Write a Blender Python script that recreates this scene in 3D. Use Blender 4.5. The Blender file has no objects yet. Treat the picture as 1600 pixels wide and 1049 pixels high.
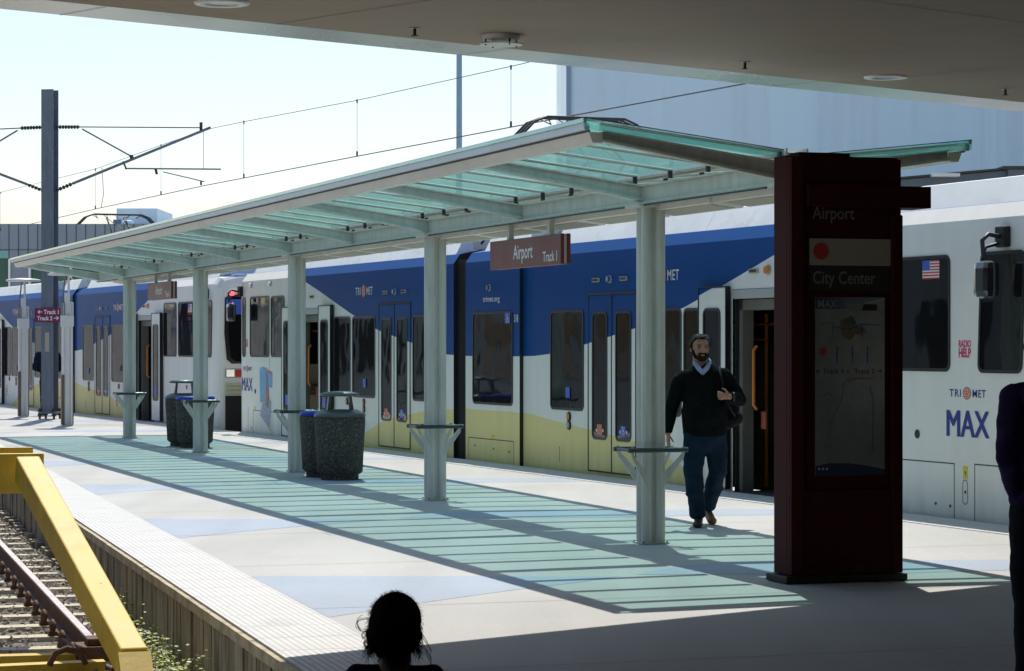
import bpy, bmesh, math, random
from mathutils import Vector, Matrix
R = math.radians
rnd = random.Random(7)
SC = bpy.context.scene
COL = SC.collection

# ------------------------------------------------------------------ camera
F = 3950.0                       # focal length in pixels of the 1600 px wide photo
cam = bpy.data.cameras.new("camera"); camo = bpy.data.objects.new("camera", cam); COL.objects.link(camo)
cam.sensor_width = 36.0; cam.lens = 36.0 * F / 1600.0
cam.shift_y = 12.5 / 1600.0
cam.clip_start = 0.1; cam.clip_end = 3000
camo.location = (0, 0, 1.7); camo.rotation_euler = (R(90), 0, 0)
SC.camera = camo
# ------------------------------------------------------------------ sky, sun, exposure
SUN = Vector((-0.04, 0.68, 1.0)).normalized()           # towards the sun
w = bpy.data.worlds.new("World"); SC.world = w; w.use_nodes = True
nt = w.node_tree; bg = nt.nodes["Background"]
sky = nt.nodes.new("ShaderNodeTexSky"); sky.sky_type = 'NISHITA'; sky.sun_disc = False
sky.sun_elevation = math.asin(SUN.z); sky.sun_rotation = math.atan2(SUN.x, SUN.y)
sky.air_density = 1.0; sky.dust_density = 1.1; sky.ozone_density = 1.8
nt.links.new(sky.outputs[0], bg.inputs[0]); bg.inputs[1].default_value = 0.118
sl = bpy.data.lights.new("sun", 'SUN'); sl.energy = 4.1; sl.angle = R(0.5); sl.color = (1, .95, .87)
so = bpy.data.objects.new("sun", sl); COL.objects.link(so)
so.rotation_euler = SUN.to_track_quat('Z', 'Y').to_euler()
SC.view_settings.view_transform = 'Standard'; SC.view_settings.look = 'None'
SC.view_settings.exposure = 0.3; SC.view_settings.gamma = 1
SC.cycles.max_bounces = 10; SC.cycles.transparent_max_bounces = 16

# ------------------------------------------------------------------ materials
def mat(name, col, rough=.6, metal=0., var=.0, scale=3., bump=0., bscale=60., coat=0., spec=.5, emit=None, stretch=None, var2=None):
    m = bpy.data.materials.new(name); m.use_nodes = True
    n = m.node_tree.nodes; l = m.node_tree.links; b = n["Principled BSDF"]
    b.inputs['Base Color'].default_value = (*col, 1); b.inputs['Roughness'].default_value = rough
    b.inputs['Metallic'].default_value = metal; b.inputs['Specular IOR Level'].default_value = spec
    if coat: b.inputs['Coat Weight'].default_value = coat; b.inputs['Coat Roughness'].default_value = .08
    tc = n.new('ShaderNodeTexCoord'); vec = tc.outputs['Object']
    if stretch:
        mp = n.new('ShaderNodeMapping'); mp.inputs['Scale'].default_value = stretch; l.new(vec, mp.inputs[0]); vec = mp.outputs[0]
    if var or var2:
        nz = n.new('ShaderNodeTexNoise'); nz.inputs['Scale'].default_value = scale; nz.inputs['Detail'].default_value = 7; nz.inputs['Roughness'].default_value = .62
        l.new(vec, nz.inputs[0])
        cr = n.new('ShaderNodeValToRGB'); l.new(nz.outputs[0], cr.inputs[0])
        c2 = var2 if var2 else tuple(min(1, c * (1 + var)) for c in col)
        c1 = col if var2 else tuple(c * (1 - var) for c in col)
        cr.color_ramp.elements[0].position = .33; cr.color_ramp.elements[1].position = .67
        cr.color_ramp.elements[0].color = (*c1, 1); cr.color_ramp.elements[1].color = (*c2, 1)
        l.new(cr.outputs[0], b.inputs['Base Color'])
        mr = n.new('ShaderNodeMapRange'); mr.inputs[3].default_value = max(.02, rough - .08); mr.inputs[4].default_value = min(1, rough + .1)
        l.new(nz.outputs[0], mr.inputs[0]); l.new(mr.outputs[0], b.inputs['Roughness'])
    if bump:
        nb = n.new('ShaderNodeTexNoise'); nb.inputs['Scale'].default_value = bscale; nb.inputs['Detail'].default_value = 4
        l.new(tc.outputs['Object'], nb.inputs[0]); bp = n.new('ShaderNodeBump'); bp.inputs['Strength'].default_value = bump; bp.inputs['Distance'].default_value = .01
        l.new(nb.outputs[0], bp.inputs['Height']); l.new(bp.outputs[0], b.inputs['Normal'])
    if emit:
        b.inputs['Emission Color'].default_value = (*emit[0], 1); b.inputs['Emission Strength'].default_value = emit[1]
    return m

M = {}
def paving(name, col):
    # broom-finished concrete: large tone patches, fine grain, small dark spots (gum) and faint streaks
    m = mat(name, col, .88); n = m.node_tree.nodes; l = m.node_tree.links; b = n["Principled BSDF"]; g = n.new('ShaderNodeNewGeometry')
    def noise(sc, det, lo, hi, vlo, vhi, st=None):
        z = n.new('ShaderNodeTexNoise'); z.inputs['Scale'].default_value = sc; z.inputs['Detail'].default_value = det
        v = g.outputs['Position']
        if st: mp = n.new('ShaderNodeMapping'); mp.inputs['Scale'].default_value = st; mp.inputs['Rotation'].default_value = (0, 0, .33); l.new(v, mp.inputs[0]); v = mp.outputs[0]
        l.new(v, z.inputs[0]); r_ = n.new('ShaderNodeMapRange'); r_.inputs[1].default_value = lo; r_.inputs[2].default_value = hi; r_.inputs[3].default_value = vlo; r_.inputs[4].default_value = vhi; l.new(z.outputs[0], r_.inputs[0]); return r_.outputs[0]
    a = noise(.35, 5, .35, .65, .93, 1.05); c = noise(22, 6, .3, .7, .95, 1.04); d = noise(1.2, 6, .35, .6, .92, 1.03, (1.2, .12, 1))
    vo = n.new('ShaderNodeTexVoronoi'); vo.inputs['Scale'].default_value = 1.7; l.new(g.outputs['Position'], vo.inputs[0])
    sp = n.new('ShaderNodeMapRange'); sp.inputs[1].default_value = .018; sp.inputs[2].default_value = .03; sp.inputs[3].default_value = .45; sp.inputs[4].default_value = 1; l.new(vo.outputs['Distance'], sp.inputs[0])
    out = None
    for q in (a, c, d, sp.outputs[0]):
        if out is None: out = q; continue
        mu = n.new('ShaderNodeMath'); mu.operation = 'MULTIPLY'; l.new(out, mu.inputs[0]); l.new(q, mu.inputs[1]); out = mu.outputs[0]
    cc = n.new('ShaderNodeVectorMath'); cc.operation = 'SCALE'; cc.inputs[0].default_value = col; l.new(out, cc.inputs['Scale']); l.new(cc.outputs[0], b.inputs['Base Color'])
    nb = n.new('ShaderNodeTexNoise'); nb.inputs['Scale'].default_value = 90; l.new(g.outputs['Position'], nb.inputs[0]); bp = n.new('ShaderNodeBump'); bp.inputs['Strength'].default_value = .2; bp.inputs['Distance'].default_value = .005; l.new(nb.outputs[0], bp.inputs['Height']); l.new(bp.outputs[0], b.inputs['Normal'])
    return m
M['concrete'] = paving('platform_concrete', (.44, .44, .425))
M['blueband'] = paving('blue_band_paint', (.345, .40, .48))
M['tactile'] = mat('tactile_paving', (.56, .56, .55), .7, var=.06, scale=2.0)
M['coping'] = mat('coping_brick', (.44, .37, .25), .85, var=.3, scale=5, bump=.5, bscale=40)
M['wallboard'] = mat('stained_wall', (.12, .10, .065), .9, var2=(.46, .40, .29), scale=2.2, bump=.9, bscale=25, stretch=(3, 3, .6))
M['ground'] = mat('ballast_ground', (.15, .135, .115), .95, var=.4, scale=9, bump=1, bscale=30)
M['apron'] = mat('pale_bounce_paving', (.60, .57, .50), .95, var=.2, scale=.3)  # made paler than gravel to bounce sunlight onto the train side
M['stone'] = mat('ballast_stone', (.16, .13, .105), .9, var2=(.46, .42, .37), scale=26)
M['tie'] = mat('concrete_tie', (.50, .45, .34), .9, var=.25, scale=6, bump=.4)
M['railtop'] = mat('rail_steel', (.42, .38, .37), .45, metal=.3, var=.2, scale=8)
M['rust'] = mat('rusted_steel', (.12, .065, .045), .85, var=.4, scale=12, bump=.5)
M['yellow'] = mat('yellow_paint', (.50, .34, .025), .6, var2=(.62, .46, .07), scale=5, bump=.25, bscale=18)
M['sage'] = mat('sage_steel_paint', (.60, .60, .55), .45, var=.09, scale=3, coat=.1, bump=.05, bscale=30, stretch=(3, 3, .7))
M['fascia'] = mat('canopy_fascia_metal', (.80, .77, .68), .38, metal=.15, var=.10, scale=1.2, stretch=(1, .8, 2))
M['darkmetal'] = mat('dark_metal', (.03, .032, .035), .5, var=.2, scale=8)
M['black'] = mat('black_rubber', (.012, .012, .013), .6)
M['railtube'] = mat('dark_rail_tube', (.05, .062, .066), .3, metal=.3)
M['galv'] = mat('galvanised_pole', (.165, .19, .225), .6, metal=.0, var=.12, scale=4, stretch=(4, 4, .6))
M['whitepaint'] = mat('white_paint', (.76, .76, .74), .4, var=.05, scale=2, coat=.2)
M['brownmetal'] = mat('brown_sheath', (.16, .12, .09), .45, metal=.4, var=.25)
M['trainwhite'] = mat('train_white', (.82, .83, .80), .3, var=.035, scale=1.2, coat=.1)
M['trainroof'] = mat('train_roof_white', (.88, .88, .84), .45, var=.06, scale=1.5)
M['trainyel'] = mat('train_beige', (.55, .55, .40), .4, var=.08)
M['trainblue'] = mat('train_blue', (.015, .05, .26), .25, coat=.3)
M['window'] = mat('window_glass', (.010, .010, .010), .03, spec=.45)
M['rubber'] = mat('window_rubber', (.012, .013, .016), .35)
M['seam'] = mat('panel_seam', (.05, .055, .05), .7)
M['orange'] = mat('orange_grab_rail', (.75, .22, .02), .35)
M['inter'] = mat('train_interior', (.04, .04, .04), .7, var=.2)
M['interp'] = mat('door_portal', (.15, .145, .12), .5, var=.15)
M['seatblue'] = mat('seat_fabric', (.02, .03, .12), .9)
M['red'] = mat('red_paint', (.62, .03, .02), .5)
M['pink'] = mat('pink_lettering', (.75, .04, .16), .5)
M['navy'] = mat('navy_lettering', (.012, .03, .26), .4)
M['wtext'] = mat('white_lettering', (.8, .8, .78), .5)
M['logor'] = mat('logo_orange_red', (.62, .11, .05), .5)
M['lampamber'] = mat('amber_lens', (.7, .25, .02), .2, coat=.5)
M['lampred'] = mat('red_lamp', (.7, .02, .02), .3, emit=((1, .04, .05), 4))
M['chrome'] = mat('chrome', (.7, .7, .72), .15, metal=1)
M['maroon'] = mat('maroon_enamel', (.048, .007, .007), .6, var=.1, spec=.1)
M['maroon2'] = mat('maroon_sign', (.16, .022, .025), .4, var=.05)
M['magenta'] = mat('magenta_sign', (.22, .02, .07), .4)
M['pylcream'] = mat('pylon_cream_panel', (.30, .28, .21), .6)
M['cream'] = mat('cream_panel', (.46, .42, .33), .6)
M['greypl'] = mat('grey_plate', (.45, .46, .44), .5)
M['poster'] = mat('poster_paper', (.17, .18, .175), .35, var2=(.11, .14, .13), scale=9, coat=.3)
M['posterblue'] = mat('poster_blue', (.008, .015, .06), .4, coat=.5)
M['postergr'] = mat('poster_line_green', (.06, .10, .08), .5)
M['dimtext'] = mat('dim_grey_lettering', (.17, .17, .155), .5)
M['dimred'] = mat('dim_red_disc', (.38, .02, .02), .5)
M['postertan'] = mat('poster_tan', (.15, .11, .07), .5)
M['signblack'] = mat('sign_black', (.012, .012, .012), .5)
M['ceiling'] = mat('ceiling_panel', (.33, .275, .21), .7, var=.06, scale=.6, bump=.1, bscale=12)
M['ceiltrim'] = mat('ceiling_edge_metal', (.62, .62, .58), .28, metal=.75, var=.12, scale=.9, stretch=(1, 1, 1))
M['lampwhite'] = mat('lamp_glass', (.8, .82, .8), .3)
M['bldg'] = mat('far_building_cladding', (.72, .88, .98), .6, var=.05, scale=.25, stretch=(1, 1, .15))
M['bldgtrim'] = mat('far_building_edge', (.26, .36, .50), .6)
M['annex'] = mat('annex_cladding', (.12, .16, .19), .6, var=.15, scale=.6)
M['panelgrey'] = mat('grey_wall_panel', (.20, .24, .29), .55, var=.05, scale=.2)
M['greenglass'] = mat('green_glazing', (.03, .14, .09), .15, var2=(.02, .07, .05), scale=.25)
M['tealglass'] = mat('teal_glazing', (.16, .36, .34), .3)
M['wallconc'] = mat('concrete_wall', (.27, .275, .275), .9, var=.15, scale=1.2)
M['leaf'] = mat('weed_leaf', (.10, .19, .02), .55, var2=(.55, .58, .12), scale=9)
M['leaf2'] = mat('weed_flower', (.55, .55, .5), .7)
M['lidgreen'] = mat('bin_lid_grey_green', (.085, .10, .10), .45, var=.1, coat=.2)
M['lidblue'] = mat('bin_rim_blue', (.01, .03, .42), .45)
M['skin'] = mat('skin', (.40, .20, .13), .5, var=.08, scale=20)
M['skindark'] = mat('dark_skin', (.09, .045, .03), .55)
M['hair'] = mat('brown_hair', (.016, .010, .007), .85, var=.3, scale=60, spec=.15)
M['hairblk'] = mat('dark_hair', (.008, .006, .005), .9, spec=.1)
M['sweater'] = mat('black_sweater', (.005, .007, .0075), .9, var=.3, scale=30, bump=.4, bscale=120, spec=.08)
M['jeans'] = mat('blue_jeans', (.010, .024, .045), .85, var=.35, scale=7, bump=.4, bscale=140, spec=.08)
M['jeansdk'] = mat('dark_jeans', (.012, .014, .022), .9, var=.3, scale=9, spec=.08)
M['shirt'] = mat('pale_blue_shirt', (.30, .36, .52), .8)
M['shoe'] = mat('brown_shoe', (.20, .08, .035), .5)
M['shoedk'] = mat('black_shoe', (.015, .013, .012), .5)
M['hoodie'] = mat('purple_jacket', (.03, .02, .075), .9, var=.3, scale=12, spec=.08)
M['navyj'] = mat('navy_jacket', (.012, .018, .04), .85, spec=.08)
M['bag'] = mat('black_bag', (.014, .014, .016), .75, spec=.08)
M['glassdk'] = mat('sunglass_lens', (.02, .02, .025), .08, coat=1)
M['adblue'] = mat('advert_blue', (.16, .42, .66), .5, var=.15, scale=3)
M['adgrey'] = mat('advert_lilac', (.36, .38, .50), .5, var=.35, scale=16)
M['adbrown'] = mat('advert_brown', (.28, .20, .16), .5, var=.3, scale=10)
M['adred'] = mat('advert_red', (.7, .16, .12), .5)
M['labelyel'] = mat('yellow_label', (.75, .62, .03), .5)
M['stickerblue'] = mat('blue_sticker', (.05, .13, .55), .4)
M['stickerred'] = mat('orange_sticker', (.72, .20, .12), .5)

# exposed aggregate for the bins
def aggregate():
    m = mat('exposed_aggregate', (.06, .065, .055), .9); n = m.node_tree.nodes; l = m.node_tree.links; b = n["Principled BSDF"]
    tc = n.new('ShaderNodeTexCoord'); v = n.new('ShaderNodeTexVoronoi'); v.inputs['Scale'].default_value = 85; l.new(tc.outputs['Object'], v.inputs[0])
    bw = n.new('ShaderNodeSeparateColor'); l.new(v.outputs['Color'], bw.inputs[0])
    cr = n.new('ShaderNodeValToRGB'); e = cr.color_ramp.elements
    e[0].color = (.032, .031, .028, 1); e[1].color = (.21, .19, .15, 1); e[1].position = 1
    for p, c in ((.45, (.052, .052, .045)), (.72, (.08, .077, .063)), (.9, (.125, .115, .09))):
        x = e.new(p); x.color = (*c, 1)
    l.new(bw.outputs[0], cr.inputs[0]); l.new(cr.outputs[0], b.inputs['Base Color'])
    bp = n.new('ShaderNodeBump'); bp.inputs['Strength'].default_value = .8; bp.inputs['Distance'].default_value = .008; bp.invert = True
    l.new(v.outputs['Distance'], bp.inputs['Height']); l.new(bp.outputs[0], b.inputs['Normal'])
    return m
M['aggregate'] = aggregate()

# tinted canopy glass: clear tint + a little milky scatter + gloss
def canopy_glass():
    m = bpy.data.materials.new('aqua_canopy_glass'); m.use_nodes = True; n = m.node_tree.nodes; l = m.node_tree.links
    n.remove(n["Principled BSDF"]); out = n["Material Output"]
    tr = n.new('ShaderNodeBsdfTransparent'); tr.inputs[0].default_value = (.42, .83, .77, 1)
    tl = n.new('ShaderNodeBsdfTranslucent'); tl.inputs[0].default_value = (.34, .72, .68, 1)
    gl = n.new('ShaderNodeBsdfGlossy'); gl.inputs[1].default_value = .08
    lw = n.new('ShaderNodeLayerWeight'); lw.inputs[0].default_value = .5
    pw = n.new('ShaderNodeMath'); pw.operation = 'POWER'; pw.inputs[1].default_value = 2.5; l.new(lw.outputs['Facing'], pw.inputs[0])
    mc = n.new('ShaderNodeMix'); mc.data_type = 'RGBA'; mc.inputs[6].default_value = (.60, .92, .88, 1); mc.inputs[7].default_value = (.02, .09, .085, 1); l.new(pw.outputs[0], mc.inputs[0]); l.new(mc.outputs[2], tr.inputs[0])
    a = n.new('ShaderNodeMixShader'); a.inputs[0].default_value = .30; l.new(tr.outputs[0], a.inputs[1]); l.new(tl.outputs[0], a.inputs[2])
    fr = n.new('ShaderNodeFresnel'); fr.inputs[0].default_value = 1.10
    b = n.new('ShaderNodeMixShader'); l.new(fr.outputs[0], b.inputs[0]); l.new(a.outputs[0], b.inputs[1]); l.new(gl.outputs[0], b.inputs[2])
    l.new(b.outputs[0], out.inputs[0]); return m
M['canopyglass'] = canopy_glass()
def rim():
    m = bpy.data.materials.new('canopy_rim_glass'); m.use_nodes = True; n = m.node_tree.nodes; l = m.node_tree.links; n.remove(n["Principled BSDF"])
    tr = n.new('ShaderNodeBsdfTransparent'); tr.inputs[0].default_value = (.50, .84, .84, 1); df = n.new('ShaderNodeBsdfTranslucent'); df.inputs[0].default_value = (.40, .68, .66, 1); gl = n.new('ShaderNodeBsdfGlossy'); gl.inputs[1].default_value = .1
    a = n.new('ShaderNodeMixShader'); a.inputs[0].default_value = .35; l.new(tr.outputs[0], a.inputs[1]); l.new(df.outputs[0], a.inputs[2]); b = n.new('ShaderNodeMixShader'); b.inputs[0].default_value = .08; l.new(a.outputs[0], b.inputs[1]); l.new(gl.outputs[0], b.inputs[2]); l.new(b.outputs[0], n["Material Output"].inputs[0]); return m
M['rimglass'] = rim()
M['fascia2'] = mat('fascia_strip_metal', (.58, .64, .66), .35, metal=.2, var=.12, scale=1.0)
M['glassedge'] = mat('glass_edge_aqua', (.30, .72, .68), .12, var=.15, scale=2, coat=.6)

# train livery: blue over white over pale yellow; the two wavy boundaries are curves of the car's own length
def livery():
    m = mat('train_livery', (.85, .86, .82), .42, coat=.0, spec=.08); n = m.node_tree.nodes; l = m.node_tree.links; b = n["Principled BSDF"]
    tc = n.new('ShaderNodeTexCoord'); sp = n.new('ShaderNodeSeparateXYZ'); l.new(tc.outputs['Object'], sp.inputs[0])
    sx = n.new('ShaderNodeMath'); sx.operation = 'DIVIDE'; sx.inputs[1].default_value = 27.0; l.new(sp.outputs[0], sx.inputs[0])
    def curve(pts):
        cr = n.new('ShaderNodeValToRGB'); e = cr.color_ramp.elements
        e[0].position = max(0, pts[0][0] / 27); e[0].color = [pts[0][1] / 4] * 3 + [1]
        e[1].position = min(1, pts[-1][0] / 27); e[1].color = [pts[-1][1] / 4] * 3 + [1]
        for s_, z_ in pts[1:-1]:
            x = e.new(s_ / 27); x.color = [z_ / 4] * 3 + [1]
        l.new(sx.outputs[0], cr.inputs[0]); return cr.outputs[0]
    def above(c, off=0.):
        mu = n.new('ShaderNodeMath'); mu.operation = 'MULTIPLY'; mu.inputs[1].default_value = 4; l.new(c, mu.inputs[0])
        su = n.new('ShaderNodeMath'); su.operation = 'SUBTRACT'; l.new(sp.outputs[2], su.inputs[0]); l.new(mu.outputs[0], su.inputs[1])
        g = n.new('ShaderNodeMapRange'); g.inputs[1].default_value = -.003; g.inputs[2].default_value = .003; l.new(su.outputs[0], g.inputs[0]); return g.outputs[0]
    blue = above(curve([(3.2, 3.03), (4.64, 2.69), (6.0, 2.36), (7.0, 2.13), (7.8, 2.0), (8.4, 1.89), (9.1, 1.80), (9.9, 1.70), (11.1, 1.565), (11.75, 1.53), (13.4, 1.51), (14.5, 1.52), (15.2, 1.535), (16.1, 1.62), (16.9, 1.72), (17.7, 1.82), (18.5, 1.92), (19.2, 2.05), (20.0, 2.22), (21.65, 2.60), (22.48, 2.78), (23.6, 3.03)]))
    yel = above(curve([(6.2, .0), (7.0, .22), (7.6, .36), (8.4, .48), (9.2, .54), (9.9, .585), (11.0, .66), (11.75, .72), (12.6, .745), (14.5, .745), (15.2, .715), (16.4, .65), (17.0, .59), (17.8, .51), (18.4, .42), (19.2, .22), (19.9, .0)]))
    nz = n.new('ShaderNodeTexNoise'); nz.inputs['Scale'].default_value = 1.5; nz.inputs['Detail'].default_value = 8
    mp = n.new('ShaderNodeMapping'); mp.inputs['Scale'].default_value = (2.5, 1, .5); l.new(tc.outputs['Object'], mp.inputs[0]); l.new(mp.outputs[0], nz.inputs[0])
    def mix(f, a, b_, t='MIX'):
        x = n.new('ShaderNodeMix'); x.data_type = 'RGBA'; x.blend_type = t
        if isinstance(f, float): x.inputs[0].default_value = f
        else: l.new(f, x.inputs[0])
        for i, v in ((6, a), (7, b_)):
            if isinstance(v, tuple): x.inputs[i].default_value = (*v, 1)
            else: l.new(v, x.inputs[i])
        return x.outputs[2]
    base = mix(yel, (.88, .76, .33), (.90, .89, .82)); base = mix(blue, base, (.0004, .068, .265))
    # road grime: stronger towards the skirt, broken up
    gz = n.new('ShaderNodeMapRange'); gz.inputs[1].default_value = .45; gz.inputs[2].default_value = -.1; gz.inputs[3].default_value = 0; gz.inputs[4].default_value = .55; l.new(sp.outputs[2], gz.inputs[0])
    gn = n.new('ShaderNodeMath'); gn.operation = 'MULTIPLY'; l.new(gz.outputs[0], gn.inputs[0]); l.new(nz.outputs[0], gn.inputs[1])
    base = mix(gn.outputs[0], base, (.20, .17, .10))
    sc = n.new('ShaderNodeMapRange'); sc.inputs[1].default_value = .3; sc.inputs[2].default_value = .75; sc.inputs[3].default_value = 1; sc.inputs[4].default_value = .92; l.new(nz.outputs[0], sc.inputs[0])
    cc = n.new('ShaderNodeCombineColor'); [l.new(sc.outputs[0], cc.inputs[i]) for i in range(3)]
    base = mix(1.0, base, cc.outputs[0], 'MULTIPLY')
    l.new(base, b.inputs['Base Color'])
    nb = n.new('ShaderNodeTexNoise'); nb.inputs['Scale'].default_value = 1.4; l.new(tc.outputs['Object'], nb.inputs[0])
    bp = n.new('ShaderNodeBump'); bp.inputs['Strength'].default_value = .12; bp.inputs['Distance'].default_value = .02; l.new(nb.outputs[0], bp.inputs['Height']); l.new(bp.outputs[0], b.inputs['Normal']); l.new(bp.outputs[0], b.inputs['Coat Normal'])
    return m
M['livery'] = livery()
def chips(m, col, lo, hi, scale, stretch=(1, 1, 1), amt=1.):
    # paint loss and dirt with a shape of its own
    n = m.node_tree.nodes; l = m.node_tree.links; b = n["Principled BSDF"]; inp = b.inputs['Base Color']
    tc = n.new('ShaderNodeTexCoord'); mp = n.new('ShaderNodeMapping'); mp.inputs['Scale'].default_value = stretch; l.new(tc.outputs['Object'], mp.inputs[0])
    z = n.new('ShaderNodeTexNoise'); z.inputs['Scale'].default_value = scale; z.inputs['Detail'].default_value = 10; z.inputs['Roughness'].default_value = .7; l.new(mp.outputs[0], z.inputs[0])
    r_ = n.new('ShaderNodeMapRange'); r_.inputs[1].default_value = lo; r_.inputs[2].default_value = hi; r_.inputs[4].default_value = amt; l.new(z.outputs[0], r_.inputs[0])
    x = n.new('ShaderNodeMix'); x.data_type = 'RGBA'; l.new(r_.outputs[0], x.inputs[0]); x.inputs[7].default_value = (*col, 1)
    if inp.links: l.new(inp.links[0].from_socket, x.inputs[6])
    else: x.inputs[6].default_value = inp.default_value
    l.new(x.outputs[2], inp)
chips(M['yellow'], (.10, .05, .02), .66, .69, 5); chips(M['yellow'], (.30, .20, .04), .52, .70, 2.2, (1, 1, .4), .5)
chips(M['sage'], (.16, .15, .12), .70, .74, 6, (1, 1, .6), .8); chips(M['sage'], (.33, .33, .28), .50, .75, 2.0, (5, 5, .35), .55)
chips(M['whitepaint'], (.35, .32, .26), .55, .75, 3, (4, 4, .4), .5); chips(M['ceiling'], (.20, .17, .125), .50, .72, .55, (1, 1, 1), .6)
chips(M['tactile'], (.34, .33, .30), .58, .74, 1.6, (1, 1, 1), .5); chips(M['tactile'], (.15, .14, .13), .71, .73, 9, (1, 1, 1), .7)
chips(M['bldg'], (.60, .66, .68), .48, .75, .5, (3, 1, .08), .6); chips(M['maroon'], (.10, .03, .03), .62, .7, 3, (1, 1, 1), .5); chips(M['trainroof'], (.45, .44, .38), .55, .75, 1.5, (1, 1, 2), .5)
chips(M['galv'], (.30, .33, .36), .55, .7, 3, (3, 3, .4), .4)
# slightly wavy window glass
def wavy(m, s=.05):
    n = m.node_tree.nodes; l = m.node_tree.links; b = n["Principled BSDF"]; tc = n.new('ShaderNodeTexCoord')
    nb = n.new('ShaderNodeTexNoise'); nb.inputs['Scale'].default_value = 1.6; nb.inputs['Detail'].default_value = 1; l.new(tc.outputs['Object'], nb.inputs[0])
    bp = n.new('ShaderNodeBump'); bp.inputs['Strength'].default_value = s; bp.inputs['Distance'].default_value = .05; l.new(nb.outputs[0], bp.inputs['Height']); l.new(bp.outputs[0], b.inputs['Normal'])
wavy(M['window'], .12)
# ballast far beyond: give the road sheet a lighter far part handled by plain ground

# ------------------------------------------------------------------ mesh helpers
class MB:
    def __init__(s): s.v = []; s.f = []; s.m = []; s.mats = []; s.sm = []
    def mi(s, m):
        m = M[m] if isinstance(m, str) else m
        if m not in s.mats: s.mats.append(m)
        return s.mats.index(m)
    def add(s, vs, fs, m, smooth=False):
        b = len(s.v); i = s.mi(m); s.v += [tuple(v) for v in vs]
        for f in fs: s.f.append(tuple(b + k for k in f)); s.m.append(i); s.sm.append(smooth)
        return s
    def box(s, a, b, m, bev=0.):
        x0, x1 = sorted((a[0], b[0])); y0, y1 = sorted((a[1], b[1])); z0, z1 = sorted((a[2], b[2]))
        if bev:
            c = min(bev, (x1-x0)/2.1, (y1-y0)/2.1, (z1-z0)/2.1)
            bm = bmesh.new(); bmesh.ops.create_cube(bm, size=1)
            for v in bm.verts: v.co = Vector(((x0+x1)/2 + v.co.x*(x1-x0), (y0+y1)/2 + v.co.y*(y1-y0), (z0+z1)/2 + v.co.z*(z1-z0)))
            bmesh.ops.bevel(bm, geom=bm.edges[:], offset=c, segments=2, affect='EDGES', profile=.6)
            bm.verts.index_update(); s.add([v.co for v in bm.verts], [[v.index for v in f.verts] for f in bm.faces], m); bm.free(); return s
        vs = [(x, y, z) for x in (x0, x1) for y in (y0, y1) for z in (z0, z1)]
        return s.add(vs, [(0,1,3,2),(4,6,7,5),(0,4,5,1),(2,3,7,6),(0,2,6,4),(1,5,7,3)], m)
    def hexa(s, lo, hi, m):          # lo, hi: 4 points each, same winding
        return s.add(list(lo) + list(hi), [(3,2,1,0),(4,5,6,7),(0,1,5,4),(1,2,6,5),(2,3,7,6),(3,0,4,7)], m)
    def tube(s, pts, r, m, n=8, cap=True, smooth=True):
        pts = [Vector(p) for p in pts]; rs = r if isinstance(r, (list, tuple)) else [r] * len(pts)
        rings = []; up = None
        for i, p in enumerate(pts):
            d = (pts[min(i+1, len(pts)-1)] - pts[max(i-1, 0)]).normalized()
            if up is None: up = Vector((0, 0, 1)) if abs(d.z) < .9 else Vector((1, 0, 0))
            a = d.cross(up).normalized(); b = a.cross(d).normalized(); up = b
            rings.append([p + (a*math.cos(2*math.pi*k/n) + b*math.sin(2*math.pi*k/n)) * rs[i] for k in range(n)])
        vs = [v for rg in rings for v in rg]
        fs = [(i*n+k, i*n+(k+1) % n, (i+1)*n+(k+1) % n, (i+1)*n+k) for i in range(len(pts)-1) for k in range(n)]
        s.add(vs, fs, m, smooth)
        if cap: s.add(rings[0], [tuple(range(n))[::-1]], m); s.add(rings[-1], [tuple(range(n))], m)
        return s
    def lathe(s, prof, m, c=(0, 0, 0), n=24, smooth=True):
        vs = [(c[0] + r*math.cos(2*math.pi*k/n), c[1] + r*math.sin(2*math.pi*k/n), c[2] + z) for r, z in prof for k in range(n)]
        fs = [(i*n+k, i*n+(k+1) % n, (i+1)*n+(k+1) % n, (i+1)*n+k) for i in range(len(prof)-1) for k in range(n)]
        s.add(vs, fs, m, smooth)
        s.add(vs[:n], [tuple(range(n))[::-1]], m); s.add(vs[-n:], [tuple(range(n))], m); return s
    def prism(s, poly, d, m, ax='z', flip=False):   # poly of 3D points, extruded by vector d
        n = len(poly); d = Vector(d); p = [Vector(q) for q in poly]
        vs = p + [q + d for q in p]
        return s.add(vs, [tuple(range(n))[::-1], tuple(range(n, 2*n))] + [(i, (i+1) % n, n+(i+1) % n, n+i) for i in range(n)], m)
    def build(s, name, parent=None, fix=True):
        me = bpy.data.meshes.new(name); me.from_pydata(s.v, [], s.f)
        for m in s.mats: me.materials.append(m)
        me.polygons.foreach_set('material_index', s.m); me.polygons.foreach_set('use_smooth', s.sm)
        if fix:
            bm = bmesh.new(); bm.from_mesh(me); bmesh.ops.recalc_face_normals(bm, faces=bm.faces); bm.to_mesh(me); bm.free()
        me.update(); o = bpy.data.objects.new(name, me); COL.objects.link(o)
        if parent: o.parent = parent
        return o

def thing(name, label, cat, loc=(0,0,0), rz=0., group=None):
    o = bpy.data.objects.new(name, None); COL.objects.link(o); o.location = loc; o.rotation_euler = (0, 0, rz); o.empty_display_size = .2
    tag(o, label, cat, group); return o
def tag(o, label=None, cat=None, group=None, kind=None):
    if label: o['label'] = label
    if cat: o['category'] = cat
    if group: o['group'] = group
    if kind: o['kind'] = kind
    return o
def struct(o): o['kind'] = 'structure'; return o
def copy_tree(o, parent=None):
    c = o.copy(); COL.objects.link(c); c.parent = parent
    for ch in list(o.children): copy_tree(ch, c)
    return c

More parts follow.
